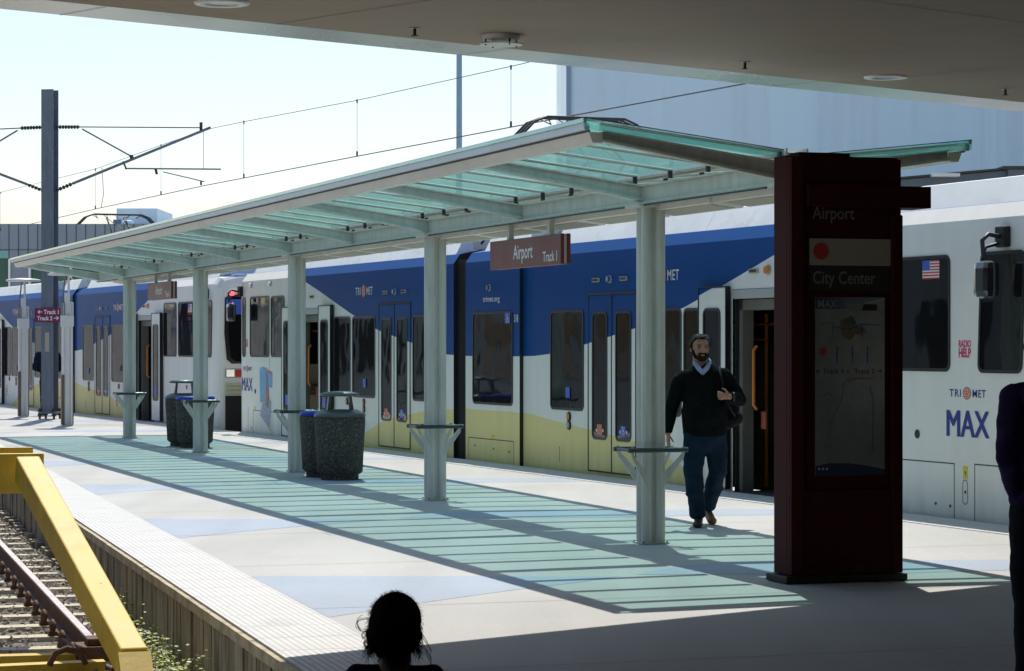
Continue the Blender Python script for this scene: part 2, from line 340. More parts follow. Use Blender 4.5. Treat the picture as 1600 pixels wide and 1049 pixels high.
# lettering as meshes ---------------------------------------------------
def text_geo(txt, h, wdt=None, bold=.0, space=1.0):
    cu = bpy.data.curves.new('t', 'FONT'); cu.body = txt; cu.size = 1; cu.offset = bold; cu.space_character = space; cu.resolution_u = 3
    o = bpy.data.objects.new('t', cu); COL.objects.link(o)
    dg = bpy.context.evaluated_depsgraph_get(); dg.update(); me = bpy.data.meshes.new_from_object(o.evaluated_get(dg))
    vs = [v.co.copy() for v in me.vertices]; fs = [tuple(p.vertices) for p in me.polygons]
    bpy.data.objects.remove(o); bpy.data.curves.remove(cu); bpy.data.meshes.remove(me)
    x0 = min(v.x for v in vs); x1 = max(v.x for v in vs); y0 = 0.; y1 = max(v.y for v in vs)
    sy = h / (y1 - y0); sx = (wdt / (x1 - x0)) if wdt else sy
    return [((v.x - x0) * sx, v.y * sy) for v in vs], fs, (x1 - x0) * sx
def put_text(mb, txt, h, org, ux, uz, m, wdt=None, bold=.0, space=1.0, centre=False):
    vs, fs, tw = text_geo(txt, h, wdt, bold, space); org = Vector(org); ux = Vector(ux); uz = Vector(uz)
    off = -tw/2 if centre else 0
    mb.add([org + ux*(x+off) + uz*y for x, y in vs], fs, m)

# organic bodies: overlapping tapered shells fused to one surface --------
def ellipsoid(bm, c, r, rot=None, seg=16):
    g = bmesh.ops.create_uvsphere(bm, u_segments=seg, v_segments=seg//2+2, radius=1)['verts']
    mtx = Matrix.Translation(c) @ (rot.to_matrix().to_4x4() if rot else Matrix()) @ Matrix.Diagonal((*r, 1))
    for v in g: v.co = mtx @ v.co
def capsule(bm, p0, p1, r0, r1, seg=14, flat=1.0, fdir=None):
    p0 = Vector(p0); p1 = Vector(p1); d = p1 - p0; L = d.length; d.normalize()
    a = (fdir or Vector((1, 0, 0))); a = (a - d * a.dot(d));
    if a.length < 1e-3: a = Vector((0, 1, 0)) - d * d.y
    a.normalize(); b = d.cross(a)
    rings = []
    def ring(c, r): rings.append([bm.verts.new(c + (a*math.cos(2*math.pi*k/seg) + b*math.sin(2*math.pi*k/seg)*flat)*r) for k in range(seg)])
    for t in (-80, -50, -20): ring(p0 + d*r0*math.sin(R(t)), r0*math.cos(R(t)))
    ring(p0 + d*L*.5, (r0+r1)/2)
    for t in (20, 50, 80): ring(p1 + d*r1*math.sin(R(t)), r1*math.cos(R(t)))
    for i in range(len(rings)-1):
        for k in range(seg): bm.faces.new((rings[i][k], rings[i][(k+1) % seg], rings[i+1][(k+1) % seg], rings[i+1][k]))
    bm.faces.new(rings[0][::-1]); bm.faces.new(rings[-1])
def organic(name, parts, m, parent, voxel=.012, smooth=4, noise=0.):
    bm = bmesh.new()
    for p in parts:
        if p[0] == 'e': ellipsoid(bm, Vector(p[1]), p[2], p[3] if len(p) > 3 else None)
        else: capsule(bm, *p[1:])
    bmesh.ops.recalc_face_normals(bm, faces=bm.faces)
    me = bpy.data.meshes.new(name); bm.to_mesh(me); bm.free(); o = bpy.data.objects.new(name, me); COL.objects.link(o)
    r = o.modifiers.new('r', 'REMESH'); r.mode = 'VOXEL'; r.voxel_size = voxel
    s = o.modifiers.new('s', 'SMOOTH'); s.factor = .5; s.iterations = smooth
    if noise:
        tx = bpy.data.textures.new('folds', 'CLOUDS'); tx.noise_scale = .10
        dm = o.modifiers.new('d', 'DISPLACE'); dm.texture = tx; dm.strength = noise; dm.mid_level = .5; dm.texture_coords = 'LOCAL'
    dg = bpy.context.evaluated_depsgraph_get(); dg.update(); me2 = bpy.data.meshes.new_from_object(o.evaluated_get(dg))
    o.modifiers.clear(); o.data = me2; me2.materials.clear(); me2.materials.append(M[m])
    me2.polygons.foreach_set('use_smooth', [True]*len(me2.polygons)); o.parent = parent
    return o

# ------------------------------------------------------------------ key directions on the ground (pixel rays to ground points)
def gp(x, y, z=0.):
    Y = F * (1.7 - z) / (y - 537); return Vector(((x - 800) / F * Y, Y))
TA = Vector((4.567, 23.644)); TT = Vector((-.36724, .93013)); TN = Vector((.93013, .36724))   # train-side platform edge, direction, outward normal
LA = Vector((-2.147, 16.96)); LT = Vector((-.2671, .9637)); LN = Vector((-.9637, -.2671))      # left platform edge
CA = R(18.57); CX = Vector((math.cos(CA), math.sin(CA))); CY = Vector((-math.sin(CA), math.cos(CA))); C0 = Vector((1.18, 21.5))   # canopy frame
def P3(v, z=0.): return (v[0], v[1], z)

# ================================================================== GROUND
def sheet(name, pts, z, m, thick=0.):
    b = MB()
    if thick: b.prism([P3(p, z - thick) for p in pts], (0, 0, thick), m)
    else: b.add([P3(p, z) for p in pts], [tuple(range(len(pts)))], m)
    return struct(b.build(name))
sheet('ground', [(-1500, -1500), (1500, -1500), (1500, 1500), (-1500, 1500)], -.66, 'apron')
eR = lambda s: TA + TT*s
eL = lambda s: LA + LT*s
bend = R(.9); TT2 = Vector((TT.x*math.cos(bend) - TT.y*math.sin(bend), TT.x*math.sin(bend) + TT.y*math.cos(bend)))
EB = eR(28.0)
eR2 = lambda s: EB + TT2*s
PIT = -6.2                       # the left track stops here (along the left edge)
plat = [(-40, -12), (40, -12), eR(-45), eR(-10), eR(28.0), eR2(34), eL(66), eL(PIT), eL(PIT) + LN*14, (-40, 2)]
sheet('platform', plat, 0., 'concrete', .66)

# blue bands painted across the platform, one pair of tapering waves for each bay
def band(o, pts): o.append([Vector(p) for p in pts])
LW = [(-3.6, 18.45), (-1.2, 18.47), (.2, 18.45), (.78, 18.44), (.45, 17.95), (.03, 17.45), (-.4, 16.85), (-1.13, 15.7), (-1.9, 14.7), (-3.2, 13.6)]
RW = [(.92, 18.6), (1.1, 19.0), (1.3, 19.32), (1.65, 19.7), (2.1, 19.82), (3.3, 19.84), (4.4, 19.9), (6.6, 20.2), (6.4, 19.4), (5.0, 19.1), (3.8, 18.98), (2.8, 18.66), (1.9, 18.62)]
bb = MB()
def inside_clip(poly):
    # clip against the left tactile strip and the right tactile strip
    def clip(poly, o, n):
        out = []
        for i in range(len(poly)):
            a, b = poly[i], poly[(i+1) % len(poly)]; da, db = (a-o).dot(n), (b-o).dot(n)
            if da <= 0: out.append(a)
            if da*db < 0: out.append(a + (b-a)*(da/(da-db)))
        return out
    poly = clip(poly, LA - LN*.63, LN); poly = clip(poly, TA - TN*.66, TN); poly = clip(poly, EB - TN*.66, Vector((TT2.y, -TT2.x)))
    return poly
sh = CY * 6.33
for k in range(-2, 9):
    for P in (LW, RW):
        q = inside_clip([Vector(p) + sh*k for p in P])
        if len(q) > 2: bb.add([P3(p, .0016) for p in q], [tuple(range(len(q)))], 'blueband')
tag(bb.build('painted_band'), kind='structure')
# joints in the concrete
# a repaired patch, a trench cover and drip stains on the slab
jb = MB()
for cx_, cy_, w_, h_ in ((1.0, 26.2, .5, .35), (-1.6, 22.4, .3, .3), (-3.4, 30.5, .6, .4)):
    for q in ([(0, 0), (w_, 0), (w_, .006), (0, .006)], [(0, h_), (w_, h_), (w_, h_+.006), (0, h_+.006)], [(0, 0), (.006, 0), (.006, h_), (0, h_)], [(w_, 0), (w_+.006, 0), (w_+.006, h_), (w_, h_)]):
        jb.add([P3(Vector((cx_, cy_)) + CX*x + CY*y, .0031) for x, y in q], [(0, 1, 2, 3)], 'seam')
for k in range(-4, 26):
    a = C0 + CY*(k*3.165 - 1.1) - CX*9; b = a + CX*22
    q = inside_clip([a, b, b + CY*.008, a + CY*.008])
    if len(q) > 2: jb.add([P3(p, .0030) for p in q], [tuple(range(len(q)))], 'seam')
tag(jb.build('paving_joint'), kind='structure')

# tactile strips: paving with raised truncated domes
def tactile(name, start, d, inn, length, width, domes_to):
    b = MB(); a = start - d*0
    p = [a, a + d*length, a + d*length + inn*width, a + inn*width]
    b.prism([P3(q, -.004) for q in p], (0, 0, .012), 'tactile')
    rows = int(width / .043); nseg = 6
    k = 0
    while k*.043 < domes_to:
        for j in range(rows):
            c = a + d*(.0215 + k*.043) + inn*(.028 + j*.043)
            ring = [(c.x + .0145*math.cos(2*math.pi*q/nseg), c.y + .0145*math.sin(2*math.pi*q/nseg), .008) for q in range(nseg)]
            top = [(c.x + .009*math.cos(2*math.pi*q/nseg), c.y + .009*math.sin(2*math.pi*q/nseg), .0105) for q in range(nseg)]
            b.add(ring + top, [(q, (q+1) % nseg, nseg+(q+1) % nseg, nseg+q) for q in range(nseg)] + [tuple(range(nseg, 2*nseg))], 'tactile')
        k += 1
    # slab joints
    for k in range(int(length/.61)):
        c = a + d*(k*.61); q = [c, c + d*.005, c + d*.005 + inn*width, c + inn*width]
        b.add([P3(v, .0088) for v in q], [(0, 1, 2, 3)], 'seam')
    return tag(b.build(name, fix=False), kind='structure')
tactile('tactile_paving', eL(PIT), LT, -LN, 60, .61, 46)
tactile('tactile_paving', eR(-30), TT, -TN, 58.0, .61, 0.1)
b = MB()
# domes of the near and middle part of the train side
k = 0
while k*.07 < 40:
    for j in range(8):
        c = eR(-4) + TT*(k*.07) - TN*(.05 + j*.07)
        ring = [(c.x + .02*math.cos(2*math.pi*q/6), c.y + .02*math.sin(2*math.pi*q/6), .008) for q in range(6)]
        top = [(c.x + .012*math.cos(2*math.pi*q/6), c.y + .012*math.sin(2*math.pi*q/6), .013) for q in range(6)]
        if (eR(28).y - c.y) > 0: b.add(ring + top, [(q, (q+1) % 6, 6+(q+1) % 6, 6+q) for q in range(6)] + [tuple(range(6, 12))], 'tactile')
    k += 1
tag(b.build('tactile_paving', fix=False), kind='structure')
a = EB; i2 = Vector((-TT2.y, TT2.x))
b = MB(); b.prism([P3(q, -.004) for q in (a, a + TT2*32, a + TT2*32 + i2*.61, a + i2*.61)], (0, 0, .012), 'tactile'); tag(b.build('tactile_paving'), kind='structure')

# left platform face: coping, upright boards, stepped lower wall
b = MB()
L0 = PIT
for k in range(150):
    s0 = L0 + k*.41
    p = [eL(s0) + LN*.0, eL(s0+.40), eL(s0+.40) + LN*.035, eL(s0) + LN*.035]
    b.prism([P3(q, -.075 + rnd.uniform(-.002, .002)) for q in p], (0, 0, .066), 'coping')
struct(b.build('platform_coping'))
b = MB(); s0 = L0
while s0 < 50:
    wd = rnd.uniform(.16, .30); o = rnd.uniform(0, .018)
    p = [eL(s0) + LN*(-.03), eL(s0+wd-.005) + LN*(-.03), eL(s0+wd-.005) + LN*(.004+o), eL(s0) + LN*(.004+o)]
    b.prism([P3(q, -.62) for q in p], (0, 0, .53 + rnd.uniform(-.004, .008)), 'wallboard')
    s0 += wd
tag(b.build('platform_retaining_wall'), 'stained brown upright boards facing the yellow buffer stop track', 'retaining wall')
b = MB(); s0 = L0
while s0 < 45:
    wd = rnd.uniform(.10, .28); h = rnd.uniform(.10, .22) * (1 if s0 > 2.5 else .7); o = rnd.uniform(.05, .10) if s0 < 3 else rnd.uniform(.09, .16)
    p = [eL(s0) + LN*.03, eL(s0+wd-.02) + LN*.03, eL(s0+wd-.02) + LN*o, eL(s0) + LN*o]
    b.prism([P3(q, -.66) for q in p], (0, 0, h), 'wallboard'); s0 += wd
tag(b.build('low_board_edging'), 'broken row of short old posts at the foot of the platform wall', 'edging')

# ================================================================== LEFT TRACK
GZ = -.53
b = MB(); pts = []
for k in range(12000):
    s = rnd.uniform(PIT + .2, 40) if rnd.random() < .5 else rnd.uniform(PIT+.2, 18); wv = rnd.uniform(.12, 3.0)
    if rnd.random() < .25: wv = rnd.uniform(.1, .7)
    p = eL(s) + LN*wv; r = rnd.uniform(.014, .034) * (1 if s < 18 else 1.4); z = GZ + rnd.uniform(-.012, .022)
    q = [Vector((rnd.uniform(.7, 1.2)*r*dx, rnd.uniform(.7, 1.2)*r*dy, rnd.uniform(.5, 1)*r*dz)) for dx, dy, dz in ((1, 0, 0), (0, 1, 0), (-1, 0, 0), (0, -1, 0), (0, 0, 1), (0, 0, -1))]
    a = rnd.uniform(0, 6.28); rot = Matrix.Rotation(a, 3, 'Z')
    b.add([Vector((p.x, p.y, z)) + rot @ v for v in q], [(0,1,4),(1,2,4),(2,3,4),(3,0,4),(1,0,5),(2,1,5),(3,2,5),(0,3,5)], 'stone')
tag(b.build('ballast', fix=False), kind='stuff')
sheet('track_bed', [eL(PIT) + LN*.0, eL(60), eL(60) + LN*6.5, eL(PIT) + LN*6.5], GZ - .01, 'ground')
RW_ = .60                         # rail offset from the edge
for wv in (RW_, RW_ + 1.435):
    rt = thing('rail', ('rusty rail beside the platform wall, running to the yellow buffer stop' if wv < 1 else 'outer rail of the buffer stop track, farther from the platform'), 'rail', P3(eL(-2.6 if wv < 1 else -2.6) + LN*wv, 0), math.atan2(LT.y, LT.x), 'rails of the left track')
    if wv < 1: rt.location = P3(eL(.35) + LN*wv, 0)
    hd = MB(); hd.box((0, -.034, -.365), (60, .034, -.3312), 'rust', .006); hd.box((0, -.026, -.3311), (60, .026, -.330), 'railtop'); hd.build('rail_head', rt)
    wb = MB(); wb.prism([(0, -.07, -.50), (0, .07, -.50), (0, .07, -.485), (0, .012, -.465), (0, .010, -.3652), (0, -.010, -.3652), (0, -.012, -.465), (0, -.07, -.485)], (60, 0, 0), 'rust'); wb.build('rail_web', rt)
tie0 = None
TIEG = 'concrete ties of the left track'
for k in range(62):
    s = -3.6 + k*.75 + rnd.uniform(-.02, .02)
    c = eL(s) + LN*1.32
    if tie0 is None:
        tie0 = thing('railway_tie', '', 'tie', P3(c), math.atan2(LN.y, LN.x), TIEG)
        tb = MB(); tb.prism([(-1.14, -.12, -.64), (-1.14, .12, -.64), (-1.14, .09, -.505), (-1.14, -.09, -.505)], (2.28, 0, 0), 'tie'); tb.build('tie_block', tie0)
        for wv in (RW_, RW_ + 1.435):
            for sg in (-1, 1):
                cb = MB(); x = (wv - 1.32) + sg*.105
                cb.box((x-.035, -.045, -.505), (x+.035, .045, -.47), 'rust', .008)
                cb.tube([(x, -.06, -.47), (x+sg*.01, -.055, -.42), (x, 0, -.395), (x-sg*.01, .055, -.42), (x, .06, -.47)], .016, 'rust', 6)
                cb.build('rail_clip', tie0)
        t_ = tie0
    else:
        t_ = copy_tree(tie0); t_.location = P3(c)
    t_.rotation_euler.z = math.atan2(LN.y, LN.x) + rnd.uniform(-.015, .015)
    t_['label'] = 'weathered concrete tie lying in the ballast under the rusty rail'

# weeds by the wall
b = MB()
def leafclump(cx, cy, cz, n, sp, h, sz, fl=.1):
    for k in range(n):
        p = Vector((cx + rnd.gauss(0, sp), cy + rnd.gauss(0, sp), cz + abs(rnd.gauss(0, h))))
        a = rnd.uniform(0, 6.28); t = rnd.uniform(.1, .9); u = Vector((math.cos(a), math.sin(a), 0))*sz*rnd.uniform(.6, 1.3); v = Vector((-math.sin(a)*math.cos(t), math.cos(a)*math.cos(t), math.sin(t)))*sz*.6
        b.add([p, p + u*.5 + v*.5, p + u, p + u*.5 - v*.5], [(0, 1, 2, 3)], 'leaf2' if rnd.random() < fl else 'leaf')
for k in range(34):
    s = rnd.uniform(-1.2, 3.6); c = eL(s) + LN*rnd.uniform(.06, .30); leafclump(c.x, c.y, -.54, 90, .055, .10, .036, .14)
for k in range(16):
    s = rnd.uniform(-3.2, -1.2); c = eL(s) + LN*rnd.uniform(.06, .25); leafclump(c.x, c.y, -.57, 34, .05, .06, .03, .1)
for s, wv in ((8.3, .32), (8.6, .4), (6.6, .3), (13.5, .4), (15, .35)):
    c = eL(s) + LN*wv; leafclump(c.x, c.y, -.57, 60, .08, .05, .035, .05)
tag(b.build('weeds', fix=False), kind='stuff')

# buffer stop ----------------------------------------------------------
bs = thing('buffer_stop', 'yellow steel buffer stop with sloping braces at the end of the left track', 'buffer stop', P3(eL(0.4) + LN*1.32, -.33), math.atan2(LT.y, LT.x))
# local x along the track (away), y to the left (LN), z above rail head
b = MB(); b.box((2.05, -.555, .90), (2.13, 3.1, 1.20), 'yellow', .012); b.build('impact_beam', bs)
b = MB(); b.box((2.36, -.50, .95), (2.42, 3.1, 1.235), 'yellow', .01); b.build('rear_plate', bs)
def brace(y0, y1):
    A = Vector((1.93, y0, 1.12)); B = Vector((-1.45, y1, .06)); d = (B-A).normalized(); side = d.cross(Vector((0, 0, 1))).normalized(); up = side.cross(d)
    lo = [A + side*.088 - up*.13, A - side*.088 - up*.13, A - side*.088 + up*.07, A + side*.088 + up*.07]
    pb = MB(); pb.hexa(lo, [q + (B-A) for q in lo], 'yellow')
    o = pb.build('brace', bs); m_ = o.modifiers.new('b', 'BEVEL'); m_.width = .012; m_.segments = 2
    fb = MB(); fb.prism([B + Vector((.14, -.101, .02)), B + Vector((-.06, -.101, .05)), B + Vector((-.24, -.101, -.10)), B + Vector((-.24, -.101, -.30)), B + Vector((.10, -.101, -.30))], (0, .202, 0), 'yellow')
    fb.build('brace_foot', bs)
brace(-.42, -.80); brace(3.0, 3.3)
b = MB(); b.tube([(2.049, -.47, 1.08), (2.03, -.47, 1.08)], .045, 'yellow', 6, smooth=False); b.build('bolt', bs)
for y_ in (.30, 2.4):
    b = MB(); b.box((2.14, y_, -.02), (2.26, y_+.1, 1.18), 'yellow'); b.build('upright', bs)
for x, z0, ya, yb, tw in ((.02, -.10, -.72, 1.6, .10), (-.42, -.10, -.74, 1.6, -.22), (-1.0, -.12, -.8, 1.6, .05), (-1.42, -.14, -.78, 1.6, .0)):
    b = MB(); b.hexa([(x, ya, z0), (x+.12, ya, z0), (x+.12+tw, yb, z0), (x+tw, yb, z0)], [(x, ya, z0+.02), (x+.12, ya, z0+.02), (x+.12+tw, yb, z0+.02), (x+tw, yb, z0+.02)], 'yellow')
    b.hexa([(x-.012, ya, z0-.10), (x, ya, z0-.10), (x+tw, yb, z0-.10), (x+tw-.012, yb, z0-.10)], [(x-.012, ya, z0+.02), (x, ya, z0+.02), (x+tw, yb, z0+.02), (x+tw-.012, yb, z0+.02)], 'yellow'); b.build('cross_tie', bs)
b = MB(); b.tube([(-.55, -.60, -.08), (-.55, -.56, .0), (-.55, -.48, .03), (-.55, -.40, .0), (-.55, -.36, -.08)], .022, 'rust', 6); b.build('shackle', bs)
b = MB(); b.box((-.10, -.86, -.12), (.22, -.60, -.02), 'rust', .01); b.box((-.06, -.83, -.02), (.16, -.66, .03), 'rust', .01); b.tube([(.0, -.62, -.1), (.25, -.52, -.02), (.45, -.60, -.1)], .03, 'rust', 6); b.build('rail_clamp', bs)

# ================================================================== CANOPY
cn = thing('platform_canopy', 'long glass and pale green steel canopy sheltering the middle of the platform', 'canopy', P3(C0), CA)
NE, FE, NER = -2.95, 28.7, -2.05      # near end, far end, near end of the right wing
WL, WR = 1.69, 1.93
zi, zo = 3.115, 3.30
b = MB(); b.box((-.085, NE+.05, 2.90), (.085, FE-.4, 3.03), 'sage'); b.box((-.115, NE+.05, 2.875), (.115, FE-.4, 2.8995), 'sage'); b.box((-.115, NE+.05, 3.0305), (.115, FE-.4, 3.045), 'sage')
b.build('spine_beam', cn)
b = MB(); b.box((-.085, NE+.02, 3.10), (.085, FE-.2, 3.112), 'sage'); b.box((-.09, NE+.02, 3.1125), (-.08, FE-.2, 3.145), 'sage'); b.box((.08, NE+.02, 3.1125), (.09, FE-.2, 3.145), 'sage'); b.build('gutter', cn)
b = MB(); b.box((-.07, NE-.06, 2.93), (.07, NE+.045, 3.09), 'sage', .01); b.build('beam_end_block', cn)
def glassz(w_, W): return zi + (zo - zi)*(w_ - .11)/(W - .11)
for sg, W, ne in ((-1, WL, NE), (1, WR, NER)):
    # panes: about 0.79 m each
    ys = [ne]; y = ne
    k = 0
    while True:
        y = -3.165 + .79125*k; k += 1
        if y <= ne + .3: continue
        if y > FE - .3: break
        ys.append(y)
    ys.append(FE)
    for i in range(len(ys)-1):
        b = MB(); y0, y1 = ys[i] + .006, ys[i+1] - .006
        q = [(sg*.11, y0, glassz(.11, W)+.006), (sg*W, y0, glassz(W, W)+.006), (sg*W, y1, glassz(W, W)+.006), (sg*.11, y1, glassz(.11, W)+.006)]
        b.add(q, [(0, 1, 2, 3)], 'canopyglass'); b.add([(v[0], v[1], v[2]+.0) for v in (q[1], q[2])] + [(q[2][0]+sg*.004, q[2][1], q[2][2]-.012), (q[1][0]+sg*.004, q[1][1], q[1][2]-.012)], [(0, 1, 2, 3)], 'glassedge')
        b.build('glass_pane', cn, fix=False)
    for y in ys[1:-1] + [ys[0]+.02, ys[-1]-.02]:
        b = MB(); x0, x1 = sg*.14, sg*(W-.12)
        za, zb_ = glassz(.14, W), glassz(W-.12, W)
        b.hexa([(x0, y-.008, za-.012), (x0, y+.008, za-.012), (x1, y+.008, zb_-.010), (x1, y-.008, zb_-.010)], [(x0, y-.008, za-.004), (x0, y+.008, za-.004), (x1, y+.008, zb_-.004), (x1, y-.008, zb_-.004)], 'sage')
        b.hexa([(x0, y-.055, za-.004), (x0, y+.055, za-.004), (x1, y+.055, zb_-.004), (x1, y-.055, zb_-.004)], [(x0, y-.055, za+.003), (x0, y+.055, za+.003), (x1, y+.055, zb_+.003), (x1, y-.055, zb_+.003)], 'sage')
        b.box((x0-.02, y-.014, za-.065), (x0+.012, y+.014, za-.004), 'darkmetal'); b.build('glazing_bar', cn)
    # tapered rafters
    k = -1; rl = []
    while -3.165 + 3.165*(k+1) < FE:
        y = 3.165*k; k += 1
        rl.append(y)
    for y in [ne+.09] + [r_ for r_ in rl if r_ > ne + .5] + [FE-.45]:
        b = MB(); x0, x1 = sg*.0856, sg*(W-.165)
        zt0, zt1 = 3.028, glassz(W-.165, W)-.05
        for hw, a0, a1, c0, c1 in ((.008, 2.925, zt1-.055, zt0, zt1), (.045, 2.905, zt1-.072, 2.925, zt1-.055), (.045, zt0, zt1, zt0+.015, zt1+.012)):
            b.hexa([(x0, y-hw, a0), (x0, y+hw, a0), (x1, y+hw, a1), (x1, y-hw, a1)], [(x0, y-hw, c0-.0005), (x0, y+hw, c0-.0005), (x1, y+hw, c1-.0005), (x1, y-hw, c1-.0005)], 'sage')
        b.build('rafter', cn)
    # edge: fascia strip and inner edge beam
    b = MB(); zf = glassz(W, W)
    b.hexa([(sg*(W-.045), ne+.01, zf-.062), (sg*(W-.008), ne+.01, zf-.062), (sg*(W-.008), FE-.01, zf-.062), (sg*(W-.045), FE-.01, zf-.062)], [(sg*(W-.045), ne+.01, zf-.012), (sg*(W-.008), ne+.01, zf-.010), (sg*(W-.008), FE-.01, zf-.010), (sg*(W-.045), FE-.01, zf-.012)], 'fascia2')
    b.build('fascia', cn)
    b = MB(); b.hexa([(sg*(W-.02), ne, zf-.009), (sg*(W+.006), ne, zf-.009), (sg*(W+.006), FE, zf-.009), (sg*(W-.02), FE, zf-.009)], [(sg*(W-.02), ne, zf+.022), (sg*(W+.006), ne, zf+.022), (sg*(W+.006), FE, zf+.022), (sg*(W-.02), FE, zf+.022)], 'glassedge')
    z3 = glassz(.12, W); b.add([(sg*.12, ne-.006, z3-.05), (sg*(W+.005), ne-.006, zf-.055), (sg*(W+.005), ne-.006, zf+.022), (sg*.12, ne-.006, z3+.012)], [(0, 1, 2, 3)], 'rimglass'); b.build('glass_rim', cn)
    b = MB(); b.hexa([(sg*.12, ne-.008, z3+.012), (sg*.12, ne+.01, z3+.012), (sg*(W+.006), ne+.01, zf+.022), (sg*(W+.006), ne-.008, zf+.022)], [(sg*.12, ne-.008, z3+.018), (sg*.12, ne+.01, z3+.018), (sg*(W+.006), ne+.01, zf+.028), (sg*(W+.006), ne-.008, zf+.028)], 'darkmetal'); b.build('end_trim', cn)
    b = MB()
    x0 = sg*(W-.16); x1 = sg*(W-.055)
    b.hexa([(x0, ne+.05, zf-.15), (x1-sg*.03, ne+.05, zf-.15), (x1-sg*.03, FE-.1, zf-.15), (x0, FE-.1, zf-.15)], [(x0, ne+.05, zf-.075), (x1, ne+.05, zf-.075), (x1, FE-.1, zf-.075), (x0, FE-.1, zf-.075)], 'fascia')
    b.hexa([(x1, ne+.02, zf-.075), (x1+sg*.012, ne+.02, zf-.075), (x1+sg*.012, FE-.05, zf-.075), (x1, FE-.05, zf-.075)], [(x1, ne+.02, zf-.062), (x1+sg*.012, ne+.02, zf-.062), (x1+sg*.012, FE-.05, zf-.062), (x1, FE-.05, zf-.062)], 'darkmetal')
    b.build('edge_beam', cn)
# lights under the spine
y = NE + .15
while y < FE - 1.6:
    if abs(((y + .75 + 1.58) % 3.165) - 1.58) < 9:
        b = MB(); z0 = 2.80
        b.hexa([(.02, y, 2.835), (.33, y+.03, z0), (.33, y+1.47, z0), (.02, y+1.5, 2.835)], [(.02, y, 2.874), (.36, y, 2.862), (.36, y+1.5, 2.862), (.02, y+1.5, 2.874)], 'fascia')
        b.hexa([(.07, y+.08, 2.824), (.29, y+.1, 2.799), (.29, y+1.4, 2.799), (.07, y+1.42, 2.824)], [(.07, y+.08, 2.829), (.29, y+.1, 2.804), (.29, y+1.4, 2.804), (.07, y+1.42, 2.829)], 'cream')
        b.build('light_fitting', cn)
    y += 1.5825
# dark conduit line along the beam foot
b = MB(); b.tube([(-.125, NE+.3, 2.868), (-.125, FE-.6, 2.868)], .009, 'darkmetal', 6); b.build('conduit', cn)
for k in range(5):
    y = 6.33*k
    b = MB()
    for sx in (-1, 1):
        b.tube([(sx*.060, y-.055, 0), (sx*.060, y-.055, 2.875)], .047, 'sage', 14); b.tube([(sx*.060, y+.055, 0), (sx*.060, y+.055, 2.875)], .047, 'sage', 14)
    b.box((-.03, y-.06, 0), (.03, y+.06, 2.87), 'sage'); b.box((-.08, y-.03, 0), (.08, y+.03, 2.87), 'sage')
    col = b.build('column', cn)
    b = MB(); b.box((-.17, y-.17, 2.853), (.17, y+.17, 2.8745), 'sage'); b.build('cap_plate', col)
    b = MB(); b.box((-.125, y-.125, .0045), (.125, y+.125, .014), 'sage')
    for px in (-.12, .12):
        for py in (-.105, .105): b.tube([(px*.9, y+py, .014), (px*.9, y+py, .024)], .009, 'darkmetal', 6)
    b.build('base_plate', col)
    b = MB()
    for sy in (-1, 1): b.tube([(-.27, y+sy*.17, .80), (.27, y+sy*.17, .80)], .021, 'railtube', 10)
    for sx in (-1, 1): b.tube([(sx*.25, y-.17, .80), (sx*.25, y+.17, .80)], .014, 'railtube', 8)
    b.build('leaning_rail', col)
    b = MB()
    for sx in (-1, 1):
        for sy in (-1, 1):
            x0 = sx*.06; b.hexa([(x0, y+sy*.07, .46), (x0, y+sy*.095, .46), (sx*.235, y+sy*.17, .735), (sx*.235, y+sy*.145, .735)], [(x0, y+sy*.075, .575), (x0, y+sy*.09, .575), (sx*.25, y+sy*.165, .84-.03), (sx*.25, y+sy*.15, .84-.03)], 'sage')
            b.tube([(sx*.232, y+sy*.17, .773), (sx*.232, y+sy*.17, .828)], .014, 'chrome', 8)
    b.build('rail_bracket', col)

# hanging signs --------------------------------------------------------
def hanging_sign(y0, label, full):
    s = thing('hanging_sign', label, 'sign', P3(C0 + CY*y0, 2.44), CA, 'Airport signs hung from the canopy beam')
    b = MB(); b.box((-.055, 0, 0), (-.02, 2.12, .285), 'maroon2', .006); b.build('sign_panel', s)
    b = MB(); b.box((-.0195, .015, .01), (.0095, 2.10, .275), 'greypl'); b.build('sign_core', s)
    b = MB(); b.box((.010, 0, 0), (.045, 2.12, .285), 'maroon2', .006); b.build('sign_panel', s)
    for yy in (.42, 1.62):
        b = MB(); b.box((-.03, yy-.035, .2855), (.02, yy+.035, .434), 'sage'); b.build('hanger', s)
    b = MB(); put_text(b, 'Airport', .14, (-.0565, 1.38, .085), (0, -1, 0), (0, 0, 1), 'wtext', wdt=.58, bold=.012); b.build('lettering', s, fix=False); b = MB()
    put_text(b, 'Track 1', .095, (-.0565, .50, .035), (0, -1, 0), (0, 0, 1), 'wtext', wdt=.40, bold=.012)
    b.build('lettering', s, fix=False)
    return s
hanging_sign(2.12, 'maroon Airport Track 1 sign hanging between the two nearest canopy columns', True)
hanging_sign(2.12 + 18.99, 'smaller-looking maroon Airport sign hanging above the far litter bins', True)

